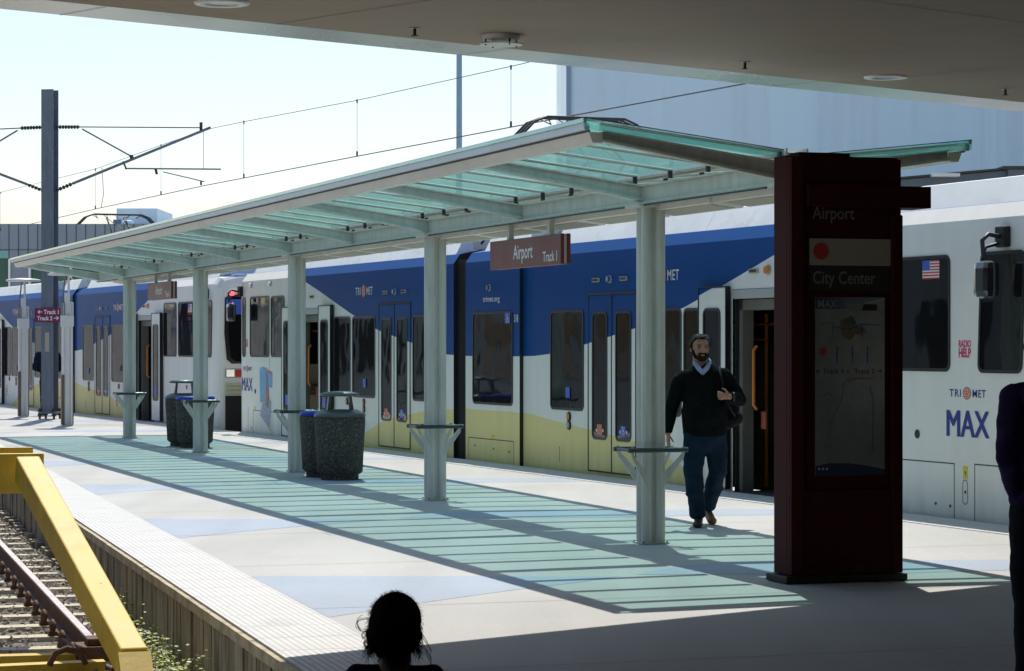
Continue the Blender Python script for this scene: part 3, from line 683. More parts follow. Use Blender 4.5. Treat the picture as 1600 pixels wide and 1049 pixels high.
# ================================================================== PYLON
P0 = gp(1234, 913); 
py = thing('information_pylon', 'tall dark maroon information pylon with Airport, City Center and a route map', 'pylon', P3(P0), CA)
b = MB(); b.box((-.045, -.045, .0045), (.905, .31, .055), 'black', .008); b.build('plinth', py)
b = MB(); b.box((0, 0, .0605), (.875, .05, 3.02), 'maroon', .006)
b.box((.0, .0505, .0605), (.875, .27, 3.035), 'maroon', .006); b.build('casing', py)
b = MB(); b.box((.0, -.03, .0605), (.10, -.0005, 3.02), 'maroon', .008); b.box((.79, -.03, .0605), (.875, -.0005, 2.62), 'maroon', .008); b.box((.10, -.018, .0605), (.79, -.0005, .66), 'maroon', .004); b.build('front_frame', py)
b = MB(); b.box((.12, -.06, 2.67), (1.085, .24, 2.825), 'maroon', .006); b.build('side_arm', py)
b = MB(); b.box((.15, -.014, 2.255), (.785, -.0005, 2.445), 'pylcream'); b.build('line_panel', py)
b = MB(); b.lathe([(0.0, 0), (.06, 0), (.06, .004), (0, .004)], 'dimred', n=32, smooth=False)
b.v = [(x + .235, -.0145 - z, 2.355 + y_) for x, y_, z in b.v]; b.build('route_disc', py)
b = MB(); b.box((.15, -.012, 2.075), (.785, -.0005, 2.2545), 'signblack'); b.build('name_panel', py)
b = MB(); put_text(b, 'Airport', .088, (.175, -.0015, 2.585), (1, 0, 0), (0, 0, 1), 'dimtext', wdt=.33, bold=.008)
put_text(b, 'City Center', .088, (.175, -.0125, 2.125), (1, 0, 0), (0, 0, 1), 'dimtext', wdt=.49, bold=.008); b.build('lettering', py, fix=False)
pc = MB(); pc.box((.195, -.008, .76), (.74, -.0005, 2.03), 'poster'); pc_ = pc.build('map_poster', py)
b = MB()
yy = -.0085
def pq(pts, m, d=0.): b.add([(x, yy - d, z) for x, z in pts], [tuple(range(len(pts)))], m)
pq([(.195, 2.03), (.195, 1.945), (.42, 1.945), (.62, 2.0), (.74, 2.025), (.74, 2.03)], 'posterblue')
pq([(.195, .76), (.195, .83), (.30, .85), (.45, .848), (.60, .83), (.74, .80), (.74, .76)], 'posterblue')
pq([(.43, 1.985), (.43, 1.935), (.55, 1.935), (.57, 1.96), (.55, 1.985)], 'dimtext', .0004); pq([(.575, 1.98), (.56, 1.935), (.68, 1.935), (.68, 1.98)], 'signblack', .0004)
put_text(b, 'MAX', .055, (.215, yy-.0004, 1.955), (1, 0, 0), (0, 0, 1), 'dimtext', wdt=.15, bold=.02)
pq([(.255 + .028*math.cos(k*.4), 1.645 + .028*math.sin(k*.4)) for k in range(16)], 'dimred')
for x in (.36, .48, .60): pq([(x, 1.68), (x+.008, 1.68), (x+.008, 1.56), (x, 1.56)], 'navy'); pq([(x-.006, 1.63), (x+.014, 1.63), (x+.004, 1.61)], 'navy', .0003)
pq([(.38, 1.87), (.50, 1.89), (.53, 1.80), (.47, 1.72), (.40, 1.76)], 'postertan'); pq([(.40, 1.86), (.48, 1.90), (.52, 1.84), (.44, 1.82)], 'postergr', .0003); pq([(.50, 1.80), (.56, 1.83), (.60, 1.78), (.52, 1.76)], 'postertan', .0005)
def ln(pts, wd, m):
    for (x0, z0), (x1, z1) in zip(pts, pts[1:]):
        d = Vector((x1-x0, z1-z0)).normalized(); n_ = Vector((-d.y, d.x))*wd
        pq([(x0-n_.x, z0-n_.y), (x1-n_.x, z1-n_.y), (x1+n_.x, z1+n_.y), (x0+n_.x, z0+n_.y)], m, .0006)
ln([(.24, 1.84), (.33, 1.845), (.33, 1.76)], .003, 'postergr'); ln([(.33, 1.82), (.45, 1.80), (.56, 1.84), (.70, 1.83)], .003, 'navy'); ln([(.56, 1.84), (.56, 1.74)], .003, 'navy')
ln([(.30, 1.02), (.33, 1.18), (.40, 1.30), (.42, 1.42), (.48, 1.45), (.66, 1.45)], .004, 'postertan'); ln([(.62, 1.40), (.65, 1.30), (.645, .93)], .004, 'postergr'); ln([(.24, 1.33), (.29, 1.35), (.34, 1.32)], .003, 'postergr')
put_text(b, 'Track 1', .032, (.25, yy-.0004, 1.487), (1, 0, 0), (0, 0, 1), 'signblack', wdt=.16, bold=.01)
put_text(b, 'Track 2', .032, (.50, yy-.0004, 1.487), (1, 0, 0), (0, 0, 1), 'signblack', wdt=.16, bold=.01)
ln([(.205, 1.503), (.238, 1.503)], .003, 'signblack'); ln([(.218, 1.514), (.205, 1.503), (.218, 1.492)], .003, 'signblack'); ln([(.68, 1.503), (.715, 1.503)], .003, 'signblack'); ln([(.702, 1.514), (.715, 1.503), (.702, 1.492)], .003, 'signblack')
pq([(.45, 1.508), (.458, 1.5), (.45, 1.492), (.442, 1.5)], 'signblack')
for x in (.225, .255, .285): pq([(x + .008*math.cos(k*.7), .81 + .008*math.sin(k*.7)) for k in range(9)], 'greypl', .0004)
b.build('map_print', pc_, fix=False)
b = MB(); b.box((.10, .06, 3.0355), (.5, .22, 3.06), 'maroon'); b.build('cap', py)

# ================================================================== TRAIN (local x along the car, y towards the platform, z up)
def rrect(s0, s1, z0, z1, r, y, n=5, slope=0.):
    pts = []
    for cx, cz, a0 in ((s1-r, z1-r, 0), (s0+r, z1-r, 90), (s0+r, z0+r, 180), (s1-r, z0+r, 270)):
        for k in range(n+1):
            a = R(a0 + 90*k/n); x = cx + r*math.cos(a); z = cz + r*math.sin(a)
            pts.append((x + slope*(z1 - z), y, z))
    return pts
def window(parent, s0, s1, z0, z1, y=0.0, name='window', rub=.032, glass='window', slope=0.):
    b = MB(); o = rrect(s0, s1, z0, z1, .085, y+.010, slope=slope); i = rrect(s0+rub, s1-rub, z0+rub, z1-rub, .06, y+.010, slope=slope); bk = rrect(s0, s1, z0, z1, .085, y-.003, slope=slope); n = len(o)
    gi = rrect(s0+rub, s1-rub, z0+rub, z1-rub, .06, y+.002, slope=slope)
    b.add(o + i, [(k, (k+1) % n, n+(k+1) % n, n+k) for k in range(n)], 'rubber'); b.add(o + bk, [(k, (k+1) % n, n+(k+1) % n, n+k) for k in range(n)], 'rubber'); b.add(i + gi, [(k, (k+1) % n, n+(k+1) % n, n+k) for k in range(n)], 'rubber')
    w_ = b.build(name, parent, fix=False)
    g = MB(); g.add(gi, [tuple(range(n))[::-1]], glass); g.build('pane', w_, fix=False)
    return w_
def seams(parent, lines, name='panel_seam', wd=.006, y=.0015):
    b = MB()
    for x0, z0, x1, z1 in lines:
        if abs(x1-x0) > abs(z1-z0): b.box((x0, -.002, z0-wd), (x1, y, z0+wd), 'seam')
        else: b.box((x0-wd, -.002, z0), (x0+wd, y, z1), 'seam')
    return b.build(name, parent)
def disc(b, s, z, r, y0, y1, m, n=14):
    ring0 = [(s + r*math.cos(2*math.pi*k/n), y0, z + r*math.sin(2*math.pi*k/n)) for k in range(n)]; ring1 = [(p[0], y1, p[2]) for p in ring0]
    b.add(ring0 + ring1, [(k, (k+1) % n, n+(k+1) % n, n+k) for k in range(n)] + [tuple(range(n, 2*n))], m)
def wheelchair(b, s, z, h, y, m='wtext'):
    # access symbol: head, back, seat, leg and wheel, facing right
    n = 12; b.add([(s + h*.09 + h*.09*math.cos(k*2*math.pi/n), y, z + h*.90 + h*.09*math.sin(k*2*math.pi/n)) for k in range(n)], [tuple(range(n))], m)
    def st(x0, z0, x1, z1, w_):
        d = Vector((x1-x0, z1-z0)).normalized(); q = Vector((-d.y, d.x))*w_*h
        b.add([(s - X*h, y, z + Z*h) for X, Z in ((x0-q.x/h, z0-q.y/h), (x1-q.x/h, z1-q.y/h), (x1+q.x/h, z1+q.y/h), (x0+q.x/h, z0+q.y/h))], [(0, 1, 2, 3)], m)
    st(-.08, .80, -.02, .40, .05); st(-.04, .62, .22, .62, .04); st(-.02, .42, .26, .42, .05); st(.26, .44, .38, .10, .05); st(.34, .10, .48, .14, .04)
    k = 11; vs = [(s - (-.02 + r_*math.cos(R(110 + 21*i)))*h, y, z + (.30 + r_*math.sin(R(110 + 21*i)))*h) for r_ in (.30, .22) for i in range(k)]
    b.add(vs, [(i, i+1, k+i+1, k+i) for i in range(k-1)], m)
def logo(b, s, z, hgt, tm, y=.0035, wfac=1.0):
    # TRI (disc) MET, reading towards smaller s;  hgt = letter height
    put_text(b, 'TRI', hgt, (s + hgt*3.5*wfac, y, z), (-1, 0, 0), (0, 0, 1), tm, wdt=hgt*2.3*wfac, bold=.008, space=1.15)
    put_text(b, 'MET', hgt, (s - hgt*1.15*wfac, y, z), (-1, 0, 0), (0, 0, 1), tm, wdt=hgt*2.6*wfac, bold=.008, space=1.1)
    n = 24; c = z + hgt*.5; rr = hgt*.85
    def el(r0, m, yy, a0=0, a1=360, r1=None):
        if r1 is None: b.add([(s + r0*.93*wfac*math.cos(R(a)), yy, c + r0*math.sin(R(a))) for a in range(0, 360, 15)], [tuple(range(24))], m)
        else:
            st = list(range(a0, a1+1, 15)); vs = [(s + q*.93*wfac*math.cos(R(a)), yy, c + q*math.sin(R(a))) for q in (r0, r1) for a in st]; k = len(st)
            b.add(vs, [(i, i+1, k+i+1, k+i) for i in range(k-1)], m)
    el(rr, 'logor', y)
    el(rr*.76, 'wtext', y+.0006, 0, 360, rr*.68)
    for q in range(3):
        cx, cz = s + rr*.28*math.cos(R(90+120*q))*.93*wfac, c + rr*.28*math.sin(R(90+120*q))
        st = list(range(0, 271, 30)); vs = [(cx + g*.93*wfac*math.cos(R(a+120*q-30)), y+.0006, cz + g*math.sin(R(a+120*q-30))) for g in (rr*.30, rr*.21) for a in st]; k = len(st)
        b.add(vs, [(i, i+1, k+i+1, k+i) for i in range(k-1)], 'wtext')

E0 = TA + TN*.06
def make_car(label):
    car = thing('light_rail_train', label, 'train', P3(E0), math.atan2(TT.y, TT.x), 'light rail cars at the platform')
    # ---- shell
    W = 2.65
    def section(s, zl, i=0., d=0., gap=False):
        t = .03 + i
        return [(s, -i, zl), (s, -i, 2.885-d), (s, -.10-i, 3.03-d), (s, -.42-i, 3.10-d), (s, -W/2, 3.12-d), (s, -W+.42+i, 3.10-d), (s, -W+.10+i, 3.03-d), (s, -W+i, 2.885-d), (s, -W+i, zl)]
    def loft(name, secs, m, skipend=()):
        b = MB(); n = 9
        for a, c in zip(secs, secs[1:]):
            vs = a + c; b.add(vs, [(k, k+1, n+k+1, n+k) for k in range(n-1)] + [(n-1, 0, n, 2*n-1)], m)
        if 0 not in skipend: b.add(secs[0], [tuple(range(n))], m)
        if 1 not in skipend: b.add(secs[-1], [tuple(range(n))[::-1]], m)
        return b.build(name, car)
    # doorway ranges in s
    OP = [(4.28, 5.70), (21.52, 23.02)]
    zl = -.28
    def side_shell(name, s0, s1, ends):
        b = MB()
        cuts = [s0] + [c for o in OP for c in o if s0 < c < s1] + [s1]
        def seg(a, c, zlow, i0=0, i1=0, d0=0, d1=0):
            A, B = section(a, zlow, i0, d0), section(c, zlow, i1, d1); n = 9; vs = A + B
            b.add(vs, [(k, k+1, n+k+1, n+k) for k in range(n-1)], 'livery')
        for a, c in zip(cuts, cuts[1:]):
            inop = any(o[0] <= a and c <= o[1] for o in OP)
            if inop:
                seg(a, c, 2.32)
                b.box((a, -W, zl), (c, -.0, .0), 'trainwhite')
                b.box((a+.001, -W+.01, .0), (c-.001, -W, 2.3), 'inter')
            else: seg(a, c, zl)
        # cab end
        if ends == 'low':
            prof = [(s0, 0, 0), (s0-.08, .006, .01), (s0-.17, .025, .03), (s0-.23, .065, .08), (s0-.265, .13, .17)]
        elif ends == 'high':
            prof = [(s1, 0, 0), (s1+.08, .006, .01), (s1+.17, .025, .03), (s1+.23, .065, .08), (s1+.265, .13, .17)]
        else: prof = None
        if prof:
            for p, q in zip(prof, prof[1:]): seg(p[0], q[0], zl, p[1], q[1], p[2], q[2])
            A = section(prof[-1][0], zl, prof[-1][1], prof[-1][2]); b.add(A, [tuple(range(9))], 'livery')
        for s_, e in ((s0, 'low'), (s1, 'high')):
            if ends != e: b.add(section(s_, zl), [tuple(range(9))], 'black')
        return b.build(name, car)
    ba = side_shell('body_section', -.40, 11.72, 'low')
    bc = side_shell('centre_section', 12.30, 14.44, None)
    bz = side_shell('body_section', 14.95, 26.64, 'high')
    # articulations: painted cover on one side, dark bellows on the other
    b = MB(); b.add([(11.70, -.055, zl), (12.32, -.055, zl), (12.32, -.055, 2.90), (11.70, -.055, 2.90)], [(0, 1, 2, 3)], 'livery'); b.add([(11.70, -.055, 2.90), (12.32, -.055, 2.90), (12.32, -.16, 3.02), (11.70, -.16, 3.02)], [(0, 1, 2, 3)], 'livery')
    b.box((11.70, -2.6, zl), (12.32, -.12, 2.98), 'black'); b.build('articulation_cover', car)
    b = MB()
    for k in range(9):
        s = 14.45 + k*.055; b.box((s, -2.58, zl), (s+.026, -.05, 2.94), 'black')
    b.box((14.43, -2.5, zl), (14.96, -.11, 2.9), 'black'); b.build('bellows', car)
    # doorways: portal, floor, interior
    for o0, o1 in OP:
        b = MB()
        b.box((o1-.045, -.10, .012), (o1-.002, -.02, 2.2), 'black'); b.box((o1-.13, -.20, .012), (o1-.046, -.06, 2.2), 'interp'); b.box((o0+.002, -.32, .012), (o0+.10, -.03, 2.2), 'interp')
        b.box((o0, -.30, 2.08), (o1, -.06, 2.20), 'interp'); b.build('door_portal', car)
        b = MB(); b.box((o0+.001, -W+.02, .001), (o1-.001, -.01, .01), 'inter'); b.box((o0, -.035, -.12), (o1, .035, .0), 'trainyel'); b.build('door_sill', car)
        b = MB(); b.box((o0+.02, -.05, 2.21), (o1-.02, .012, 2.315), 'greypl', .008); b.build('door_header', car)
        b = MB(); c = (o0+o1)/2
        b.box((o0-.9, -1.6, .25), (o0-.2, -1.1, 1.2), 'seatblue', .03); b.build('seat', car); b = MB(); b.box((c-.1, -2.3, .3), (c+.4, -1.9, 1.25), 'seatblue', .03)
        b.build('seat', car)
        b = MB()
        b.tube([(o1-.25, -.18, .95), (o1-.25, -.14, 1.0), (o1-.25, -.14, 1.62), (o1-.25, -.18, 1.67)], .02, 'orange', 8)
        b.build('grab_handle', car)
        b = MB(); b.tube([(o0+.36, -.75, .02), (o0+.36, -.75, 2.05)], .02, 'orange', 8); b.tube([(o0+.36, -.75, 1.95), (o0+1.3, -.75, 1.95)], .018, 'orange', 8); b.tube([(o0+.36, -.75, 1.78), (o0+.62, -.75, 1.78)], .018, 'orange', 8); b.tube([(o0+.36, -.75, 1.15), (o0+.62, -.75, 1.15)], .018, 'orange', 8); b.tube([(o0+.75, -1.7, .02), (o0+.75, -1.7, 2.2)], .02, 'orange', 8)
        b.tube([(o1+.62, -.75, .02), (o1+.62, -.75, 2.05)], .022, 'orange', 8); b.tube([(o1+.2, -.75, 1.93), (o1+1.5, -.75, 1.93)], .018, 'orange', 8); b.tube([(o1+.62, -.75, 1.75), (o1+.95, -.75, 1.75)], .016, 'orange', 8); b.tube([(o1+.62, -.75, 1.12), (o1+.95, -.75, 1.12)], .016, 'orange', 8)
        b.build('grab_pole', car)
        b = MB(); b.box((o1-.19, -.335, .72), (o1-.08, -.3205, .92), 'stickerred'); b.build('emergency_box', car)
        b = MB(); b.box((c+.15, -.90, 1.08), (c+.42, -.89, 1.22), 'greypl'); b.build('notice', car)
    # open door leaves parked outside the shell
    for s0, s1 in ((3.52, 4.24), (5.73, 6.44), (20.82, 21.50), (23.04, 23.74)):
        b = MB(); b.box((s0, .03, .045), (s1, .075, 2.345), 'livery', .012); lf = b.build('door_leaf', car)
        b = MB(); b.box((s0-.012, .02, .03), (s0+.006, .082, 2.35), 'rubber'); b.box((s1-.006, .02, .03), (s1+.012, .082, 2.35), 'rubber'); b.box((s0, .02, 2.347), (s1, .082, 2.36), 'rubber'); b.build('door_seal', lf)
        window(lf, s0+.13, s1-.13, .47, 2.11, .078, rub=.028)
        b = MB(); cx = (s0+s1)/2; b.box((cx-.09, .0805, .60), (cx+.09, .083, .78), 'stickerblue'); b.build('sticker', lf)
    # closed door pairs
    for s0, s1 in ((8.38, 9.87), (16.90, 18.42)):
        mid = (s0+s1)/2
        for a, c in ((s0, mid), (mid, s1)):
            b = MB(); b.box((a+.010, -.004, .065), (c-.010, .006, 2.32), 'livery', .003); lf = b.build('door_leaf', car)
            window(lf, a+.13, c-.13, .465, 2.11, .006, rub=.028)
            b = MB(); cx = (a+c)/2
            b.box((cx-.12, .0085, .565), (cx+.12, .0105, .60), 'wtext'); b.box((cx-.08, .0108, .53), (cx+.08, .0125, .66), 'stickerred' if a > s0 else 'stickerblue')
            if a == s0: wheelchair(b, cx, .55, .10, .0128)
            b.build('sticker', lf)
        b = MB(); b.box((s0-.012, -.002, .05), (s0+.006, .012, 2.345), 'seam'); b.box((s1-.006, -.002, .05), (s1+.012, .012, 2.345), 'seam'); b.box((mid-.009, -.002, .05), (mid+.009, .013, 2.33), 'rubber'); b.box((s0, -.002, 2.325), (s1, .016, 2.35), 'seam'); b.box((s0, -.002, .045), (s1, .012, .062), 'seam'); b.build('door_seal', car)
    # windows
    for s0, s1, z0, z1 in ((6.47, 7.0, .9, 2.12), (7.06, 8.22, .82, 2.13), (10.03, 11.17, .815, 2.145), (12.55, 14.14, .825, 2.155), (15.62, 16.78, .81, 2.145), (18.62, 19.82, .81, 2.15), (19.92, 20.80, .81, 2.155), (.98, 2.28, 1.425, 2.565), (2.42, 3.48, 1.425, 2.565), (23.80, 24.69, 1.45, 2.57), (24.79, 26.11, 1.445, 2.585)):
        window(car, s0, s1, z0, z1)
    # tapered cab side windows
    window(car, -.34, .42, 1.42, 2.57, .004, slope=0.05); window(car, 26.42, 26.64, 1.44, 2.58, .002)
    # cab windscreen, lamps and bumper on both ends
    for e, sg in ((-.666, -1), (26.906, 1)):
        b = MB(); x = e + sg*.012
        sx0 = e - sg*.004
        o = []
        for y_, z_ in ((-.20, 1.38), (-.15, 1.9), (-.16, 2.60), (-.26, 2.68), (-W+.26, 2.68), (-W+.16, 2.60), (-W+.15, 1.9), (-W+.20, 1.38), (-W+.30, 1.30), (-.30, 1.30)): o.append((x, y_, z_))
        b.prism(o, (-sg*.014, 0, 0), 'rubber'); wb = b.build('windscreen', car)
        g = MB(); g.add([(x + sg*.003, -W/2 + (p[1]+W/2)*.93, 1.99 + (p[2]-1.99)*.93) for p in o], [tuple(range(10))], 'window'); g.build('pane', wb, fix=False)
        for yc in (-.36, -W+.36):
            b = MB(); b.box((e, yc-.20, 1.02), (e+sg*.02, yc+.20, 1.20), 'greypl', .01); b.box((e+sg*.0205, yc-.17, 1.04), (e+sg*.028, yc-.01, 1.18), 'red'); b.box((e+sg*.0205, yc+.01, 1.04), (e+sg*.028, yc+.17, 1.18), 'chrome'); b.build('lamp_cluster', car)
        b = MB()
        for z_ in (.70, .78, .86): b.box((e-sg*.10, -W+.16, z_), (e+sg*.07, -.16, z_+.055), 'trainyel', .01)
        b.box((e-sg*.1, -W+.18, .70), (e+sg*.04, -.18, .91), 'trainyel'); b.build('bumper', car)
        b = MB(); b.prism([(e+sg*.0, -.16, .68), (e+sg*.02, -.16, .68), (e+sg*.02, -.42, .68), (e+sg*.02, -.16, -.28)], (0, -.02, 0), 'trainyel') if 0 else b.box((e+sg*.001, -W+.16, -.28), (e+sg*.012, -.17, .66), 'black'); b.build('gap_shade_plate', car)  # flat black plate painting in the shade of the gap between the cars
        b = MB(); wheelchair(b, 0, 2.33, .20, 0, 'wtext'); ys = -.30; b.v = [(e+sg*.0225, ys - (0 - x_)*(-1 if sg < 0 else 1), z_) for x_, y_, z_ in b.v]; b.add([(e+sg*.0215, ys+.12, 2.28), (e+sg*.0215, ys-.22, 2.28), (e+sg*.0215, ys-.22, 2.58), (e+sg*.0215, ys+.12, 2.58)], [(0, 1, 2, 3)], 'stickerblue'); b.build('access_sticker', car, fix=False)
        b = MB(); b.box((e-sg*.05, -W/2-.2, -.1), (e+sg*.55, -W/2+.2, .35), 'black', .03); b.build('coupler', car)
        # mirror
        s = (.0 if sg < 0 else 26.70)
        b = MB(); b.box((s-.09, .0, 2.60), (s+.09, .07, 2.80), 'black', .02); b.tube([(s, .05, 2.70), (s+.02*sg, .20, 2.72), (s-.02, .27, 2.66), (s-.03, .26, 2.50)], .022, 'darkmetal', 8); b.tube([(s+.03, .05, 2.64), (s+.03, .2, 2.60), (s, .26, 2.5)], .016, 'darkmetal', 8)
        mr = b.build('mirror_arm', car)
        b = MB(); b.box((s-.15, .14, 2.12), (s+.12, .30, 2.47), 'glassdk', .07); b.build('mirror', mr)
    # a red lamp by the far mirror
    b = MB(); b.lathe([(.0, -.04), (.045, -.03), (.05, .0), (.045, .03), (.0, .04)], 'lampred', (26.84, .16, 2.66), 12); b.build('red_lamp', car)
    # roof fairings
    def fairing(s0, s1, z0=3.035, h=.25):
        for ya, yb in ((-.13, -.34), (-W+.13, -W+.34)):
            b = MB(); b.hexa([(s0, ya, z0), (s1, ya, z0), (s1, ya + (yb-ya)*1.3, z0+.03), (s0, ya + (yb-ya)*1.3, z0+.03)], [(s0, ya+(yb-ya)*.62, z0+h), (s1, ya+(yb-ya)*.62, z0+h), (s1, ya+(yb-ya)*1.25, z0+h+.02), (s0, ya+(yb-ya)*1.25, z0+h+.02)], 'trainroof')
            b.build('roof_fairing', car)
    for s0, s1 in ((-.35, 1.79), (1.80, 6.66), (6.67, 11.3), (12.4, 14.0), (15.2, 18.0), (18.01, 20.9), (20.91, 23.8), (23.81, 26.3)): fairing(s0, s1)
    for p_, q_, m_, v_ in (((1.9, -1.95, 3.10), (5.3, -.75, 3.34), 'trainroof', .05), ((6.9, -1.95, 3.10), (9.8, -.75, 3.34), 'trainroof', .05), ((18.2, -1.95, 3.10), (22.2, -.75, 3.36), 'trainroof', .05), ((12.6, -1.9, 3.1), (13.9, -.7, 3.40), 'greypl', .04), ((15.3, -1.8, 3.1), (17.4, -.8, 3.36), 'cream', .05)):
        b = MB(); b.box(p_, q_, m_, v_); b.build('roof_equipment', car)
    b = MB()
    for k in range(5): b.tube([(14.3, -.5-.35*k, 3.2), (14.7, -.5-.35*k, 3.38), (15.1, -.5-.35*k, 3.2)], .02, 'black', 6)
    b.build('roof_cable', car)
    # pantograph, raised to the contact wire
    pg = MB(); c = 13.2
    for sg in (-1, 1):
        pg.tube([(c+1.0, -W/2+sg*.5, 3.45), (c-.9, -W/2+sg*.28, 4.25), (c+.15, -W/2+sg*.22, 4.86)], .028, 'darkmetal', 6)
    pg.tube([(c+1.0, -W/2-.5, 3.45), (c+1.0, -W/2+.5, 3.45)], .03, 'darkmetal', 6); pg.tube([(c-.9, -W/2-.28, 4.25), (c-.9, -W/2+.28, 4.25)], .022, 'darkmetal', 6)
    pg.tube([(c+1.0, -W/2-.48, 3.47), (c-.9, -W/2+.26, 4.24)], .012, 'darkmetal', 5); pg.tube([(c-.9, -W/2-.26, 4.25), (c+.15, -W/2+.22, 4.86)], .010, 'darkmetal', 5)
    pgo = pg.build('pantograph', car)
    b = MB()
    for q in (-.16, 0., .16):
        b.tube([(c+q, -W/2-.98, 4.68), (c+q, -W/2-.80, 4.86), (c+q, -W/2-.6, 4.94), (c+q, -W/2+.6, 4.94), (c+q, -W/2+.80, 4.86), (c+q, -W/2+.98, 4.68)], .018, 'darkmetal', 6)
    for q in (-.6, -.3, 0, .3, .6): b.tube([(c-.16, -W/2+q, 4.93), (c, -W/2+q*.8, 4.84), (c+.16, -W/2+q, 4.93)], .010, 'darkmetal', 5)
    b.build('contact_head', pgo)
    # writing and small fittings on the side
    b = MB(); logo(b, .68, 1.185, .072, 'navy', wfac=1.25)
    [put_text(b, 'MAX', .255, (1.05-.012*q, .0035+.0004*q, .80), (-1, 0, 0), (0, 0, 1), 'navy', wdt=.75) for q in (0, 1, 2)]; b.build('lettering', car, fix=False)
    b = MB(); logo(b, 26.31, 1.185, .072, 'navy', wfac=1.25); [put_text(b, 'MAX', .25, (26.69-.012*q, .0035+.0004*q, .80), (-1, 0, 0), (0, 0, 1), 'navy', wdt=.73) for q in (0, 1, 2)]; b.build('lettering', car, fix=False)
    b = MB(); logo(b, 7.60, 2.465, .125, 'wtext', wfac=1.0); b.build('lettering', car, fix=False)
    b = MB(); logo(b, 19.22, 2.50, .125, 'wtext', wfac=1.0); b.build('lettering', car, fix=False)
    b = MB(); put_text(b, 'trimet.org', .075, (13.72, .0035, 2.30), (-1, 0, 0), (0, 0, 1), 'wtext', wdt=.66, bold=.01); put_text(b, '318', .105, (12.50, .0035, 2.0), (-1, 0, 0), (0, 0, 1), 'wtext', wdt=.15, bold=.015); b.build('lettering', car, fix=False)
    b = MB(); put_text(b, 'RADIO', .068, (.825, .0035, 1.665), (-1, 0, 0), (0, 0, 1), 'pink', wdt=.22, bold=.03); put_text(b, 'HELP', .085, (.825, .0035, 1.57), (-1, 0, 0), (0, 0, 1), 'pink', wdt=.22, bold=.04); b.build('lettering', car, fix=False)
    b = MB(); put_text(b, 'RADIO', .06, (26.40, .0035, 1.72), (-1, 0, 0), (0, 0, 1), 'pink', wdt=.14, bold=.03); put_text(b, 'HELP', .07, (26.40, .0035, 1.64), (-1, 0, 0), (0, 0, 1), 'pink', wdt=.14, bold=.04); b.build('lettering', car, fix=False)
    b = MB(); f0, f1, g0, g1 = 1.18, 1.50, 2.335, 2.52
    for k in range(13): b.add([(f1, .004, g1-(g1-g0)*k/13), (f0, .004, g1-(g1-g0)*k/13), (f0, .004, g1-(g1-g0)*(k+1)/13), (f1, .004, g1-(g1-g0)*(k+1)/13)], [(0, 1, 2, 3)], 'red' if k % 2 == 0 else 'wtext')
    b.add([(f1, .005, g1), (f1-.14, .005, g1), (f1-.14, .005, g1-.098), (f1, .005, g1-.098)], [(0, 1, 2, 3)], 'stickerblue'); b.build('flag_decal', car, fix=False)
    # advert sheet on the end panel
    b = MB()
    def aq(pts, m, y_): b.add([(x, y_, z) for x, z in pts], [tuple(range(len(pts)))], m)
    aq([(25.45, 1.22), (25.30, 1.27), (24.98, 1.25), (24.80, 1.18), (24.86, .62), (25.42, .60)], 'adblue', .003); aq([(24.88, 1.16), (24.60, 1.14), (24.60, .88), (24.86, .9)], 'adblue', .0034)
    aq([(25.12, .80), (25.42, .36), (24.78, .12), (24.66, .62), (24.9, .74)], 'adgrey', .0042); aq([(25.0, 1.16), (24.93, 1.18), (24.84, .90), (24.80, .60), (24.92, .50), (25.04, .56), (25.0, .9)], 'adbrown', .005); aq([(24.94, .98), (24.88, .98), (24.86, .72), (24.95, .72)], 'adred', .0056)
    aq([(24.92, 1.22), (24.62, 1.18), (24.62, 1.13), (24.92, 1.16)], 'adred', .0056); b.build('advert', car, fix=False)
    for s, z in ((10.52, .735), (10.52, .62), (19.2, .735), (19.2, .62), (20.1, .735), (16.1, .70), (16.1, .60), (7.5, .72)):
        b = MB(); disc(b, s, z, .062, 0, .018, 'rubber'); disc(b, s, z, .042, .018, .026, 'lampamber' if (z > .66) else 'cream'); b.build('door_button', car)
    for s in (8.75, 9.62, 17.2, 18.1, 5.16, 22.1): b = MB(); b.box((s-.11, 0, 2.49), (s+.11, .02, 2.545), 'cream', .006); b.box((s-.085, .0205, 2.503), (s+.085, .024, 2.532), 'seam'); b.build('door_indicator', car)
    for s, z in ((9.18, 2.52), (17.62, 2.52), (13.45, 2.50), (26.0, 2.80), (24.7, 2.80)):
        b = MB(); disc(b, s, z, .055, 0, .015, 'greypl', 6); disc(b, s, z, .04, .015, .05, 'chrome', 10); b.build('speaker_cowl', car)
    for s in (4.80, 22.6):
        b = MB(); disc(b, s, 2.52, .06, 0, .012, 'greypl'); disc(b, s, 2.52, .045, .012, .05, 'lampamber'); b.build('marker_lamp', car)
    b = MB()
    for s, z in ((1.60, .80), (25.75, .80)): disc(b, s, z, .045, 0, .008, 'rubber')
    for s, z in ((.98, .12), (1.25, .13), (2.7, .13), (12.7, .18), (14.05, .22), (26.0, .1), (24.7, .1), (13.3, .2)): disc(b, s, z, .016, 0, .006, 'rubber', 8)
    b.build('plug', car)
    seams(car, [(.91, .535, 3.4, .535), (.91, -.1, .91, .54), (-.35, .545, .54, .545), (.54, -.1, .54, .55), (12.52, .33, 14.32, .33), (12.52, -.1, 12.52, .33), (14.32, -.1, 14.32, .33), (10.86, .12, 10.86, .33), (23.9, .44, 25.9, .44), (25.9, -.1, 25.9, .44), (26.25, -.1, 26.25, .5), (23.78, -.1, 23.78, 1.3), (24.78, 1.22, 24.78, 1.44), (7.0, 2.86, 7.0, 2.88), (1.80, 3.0, 26.3, 3.0)][:-2])
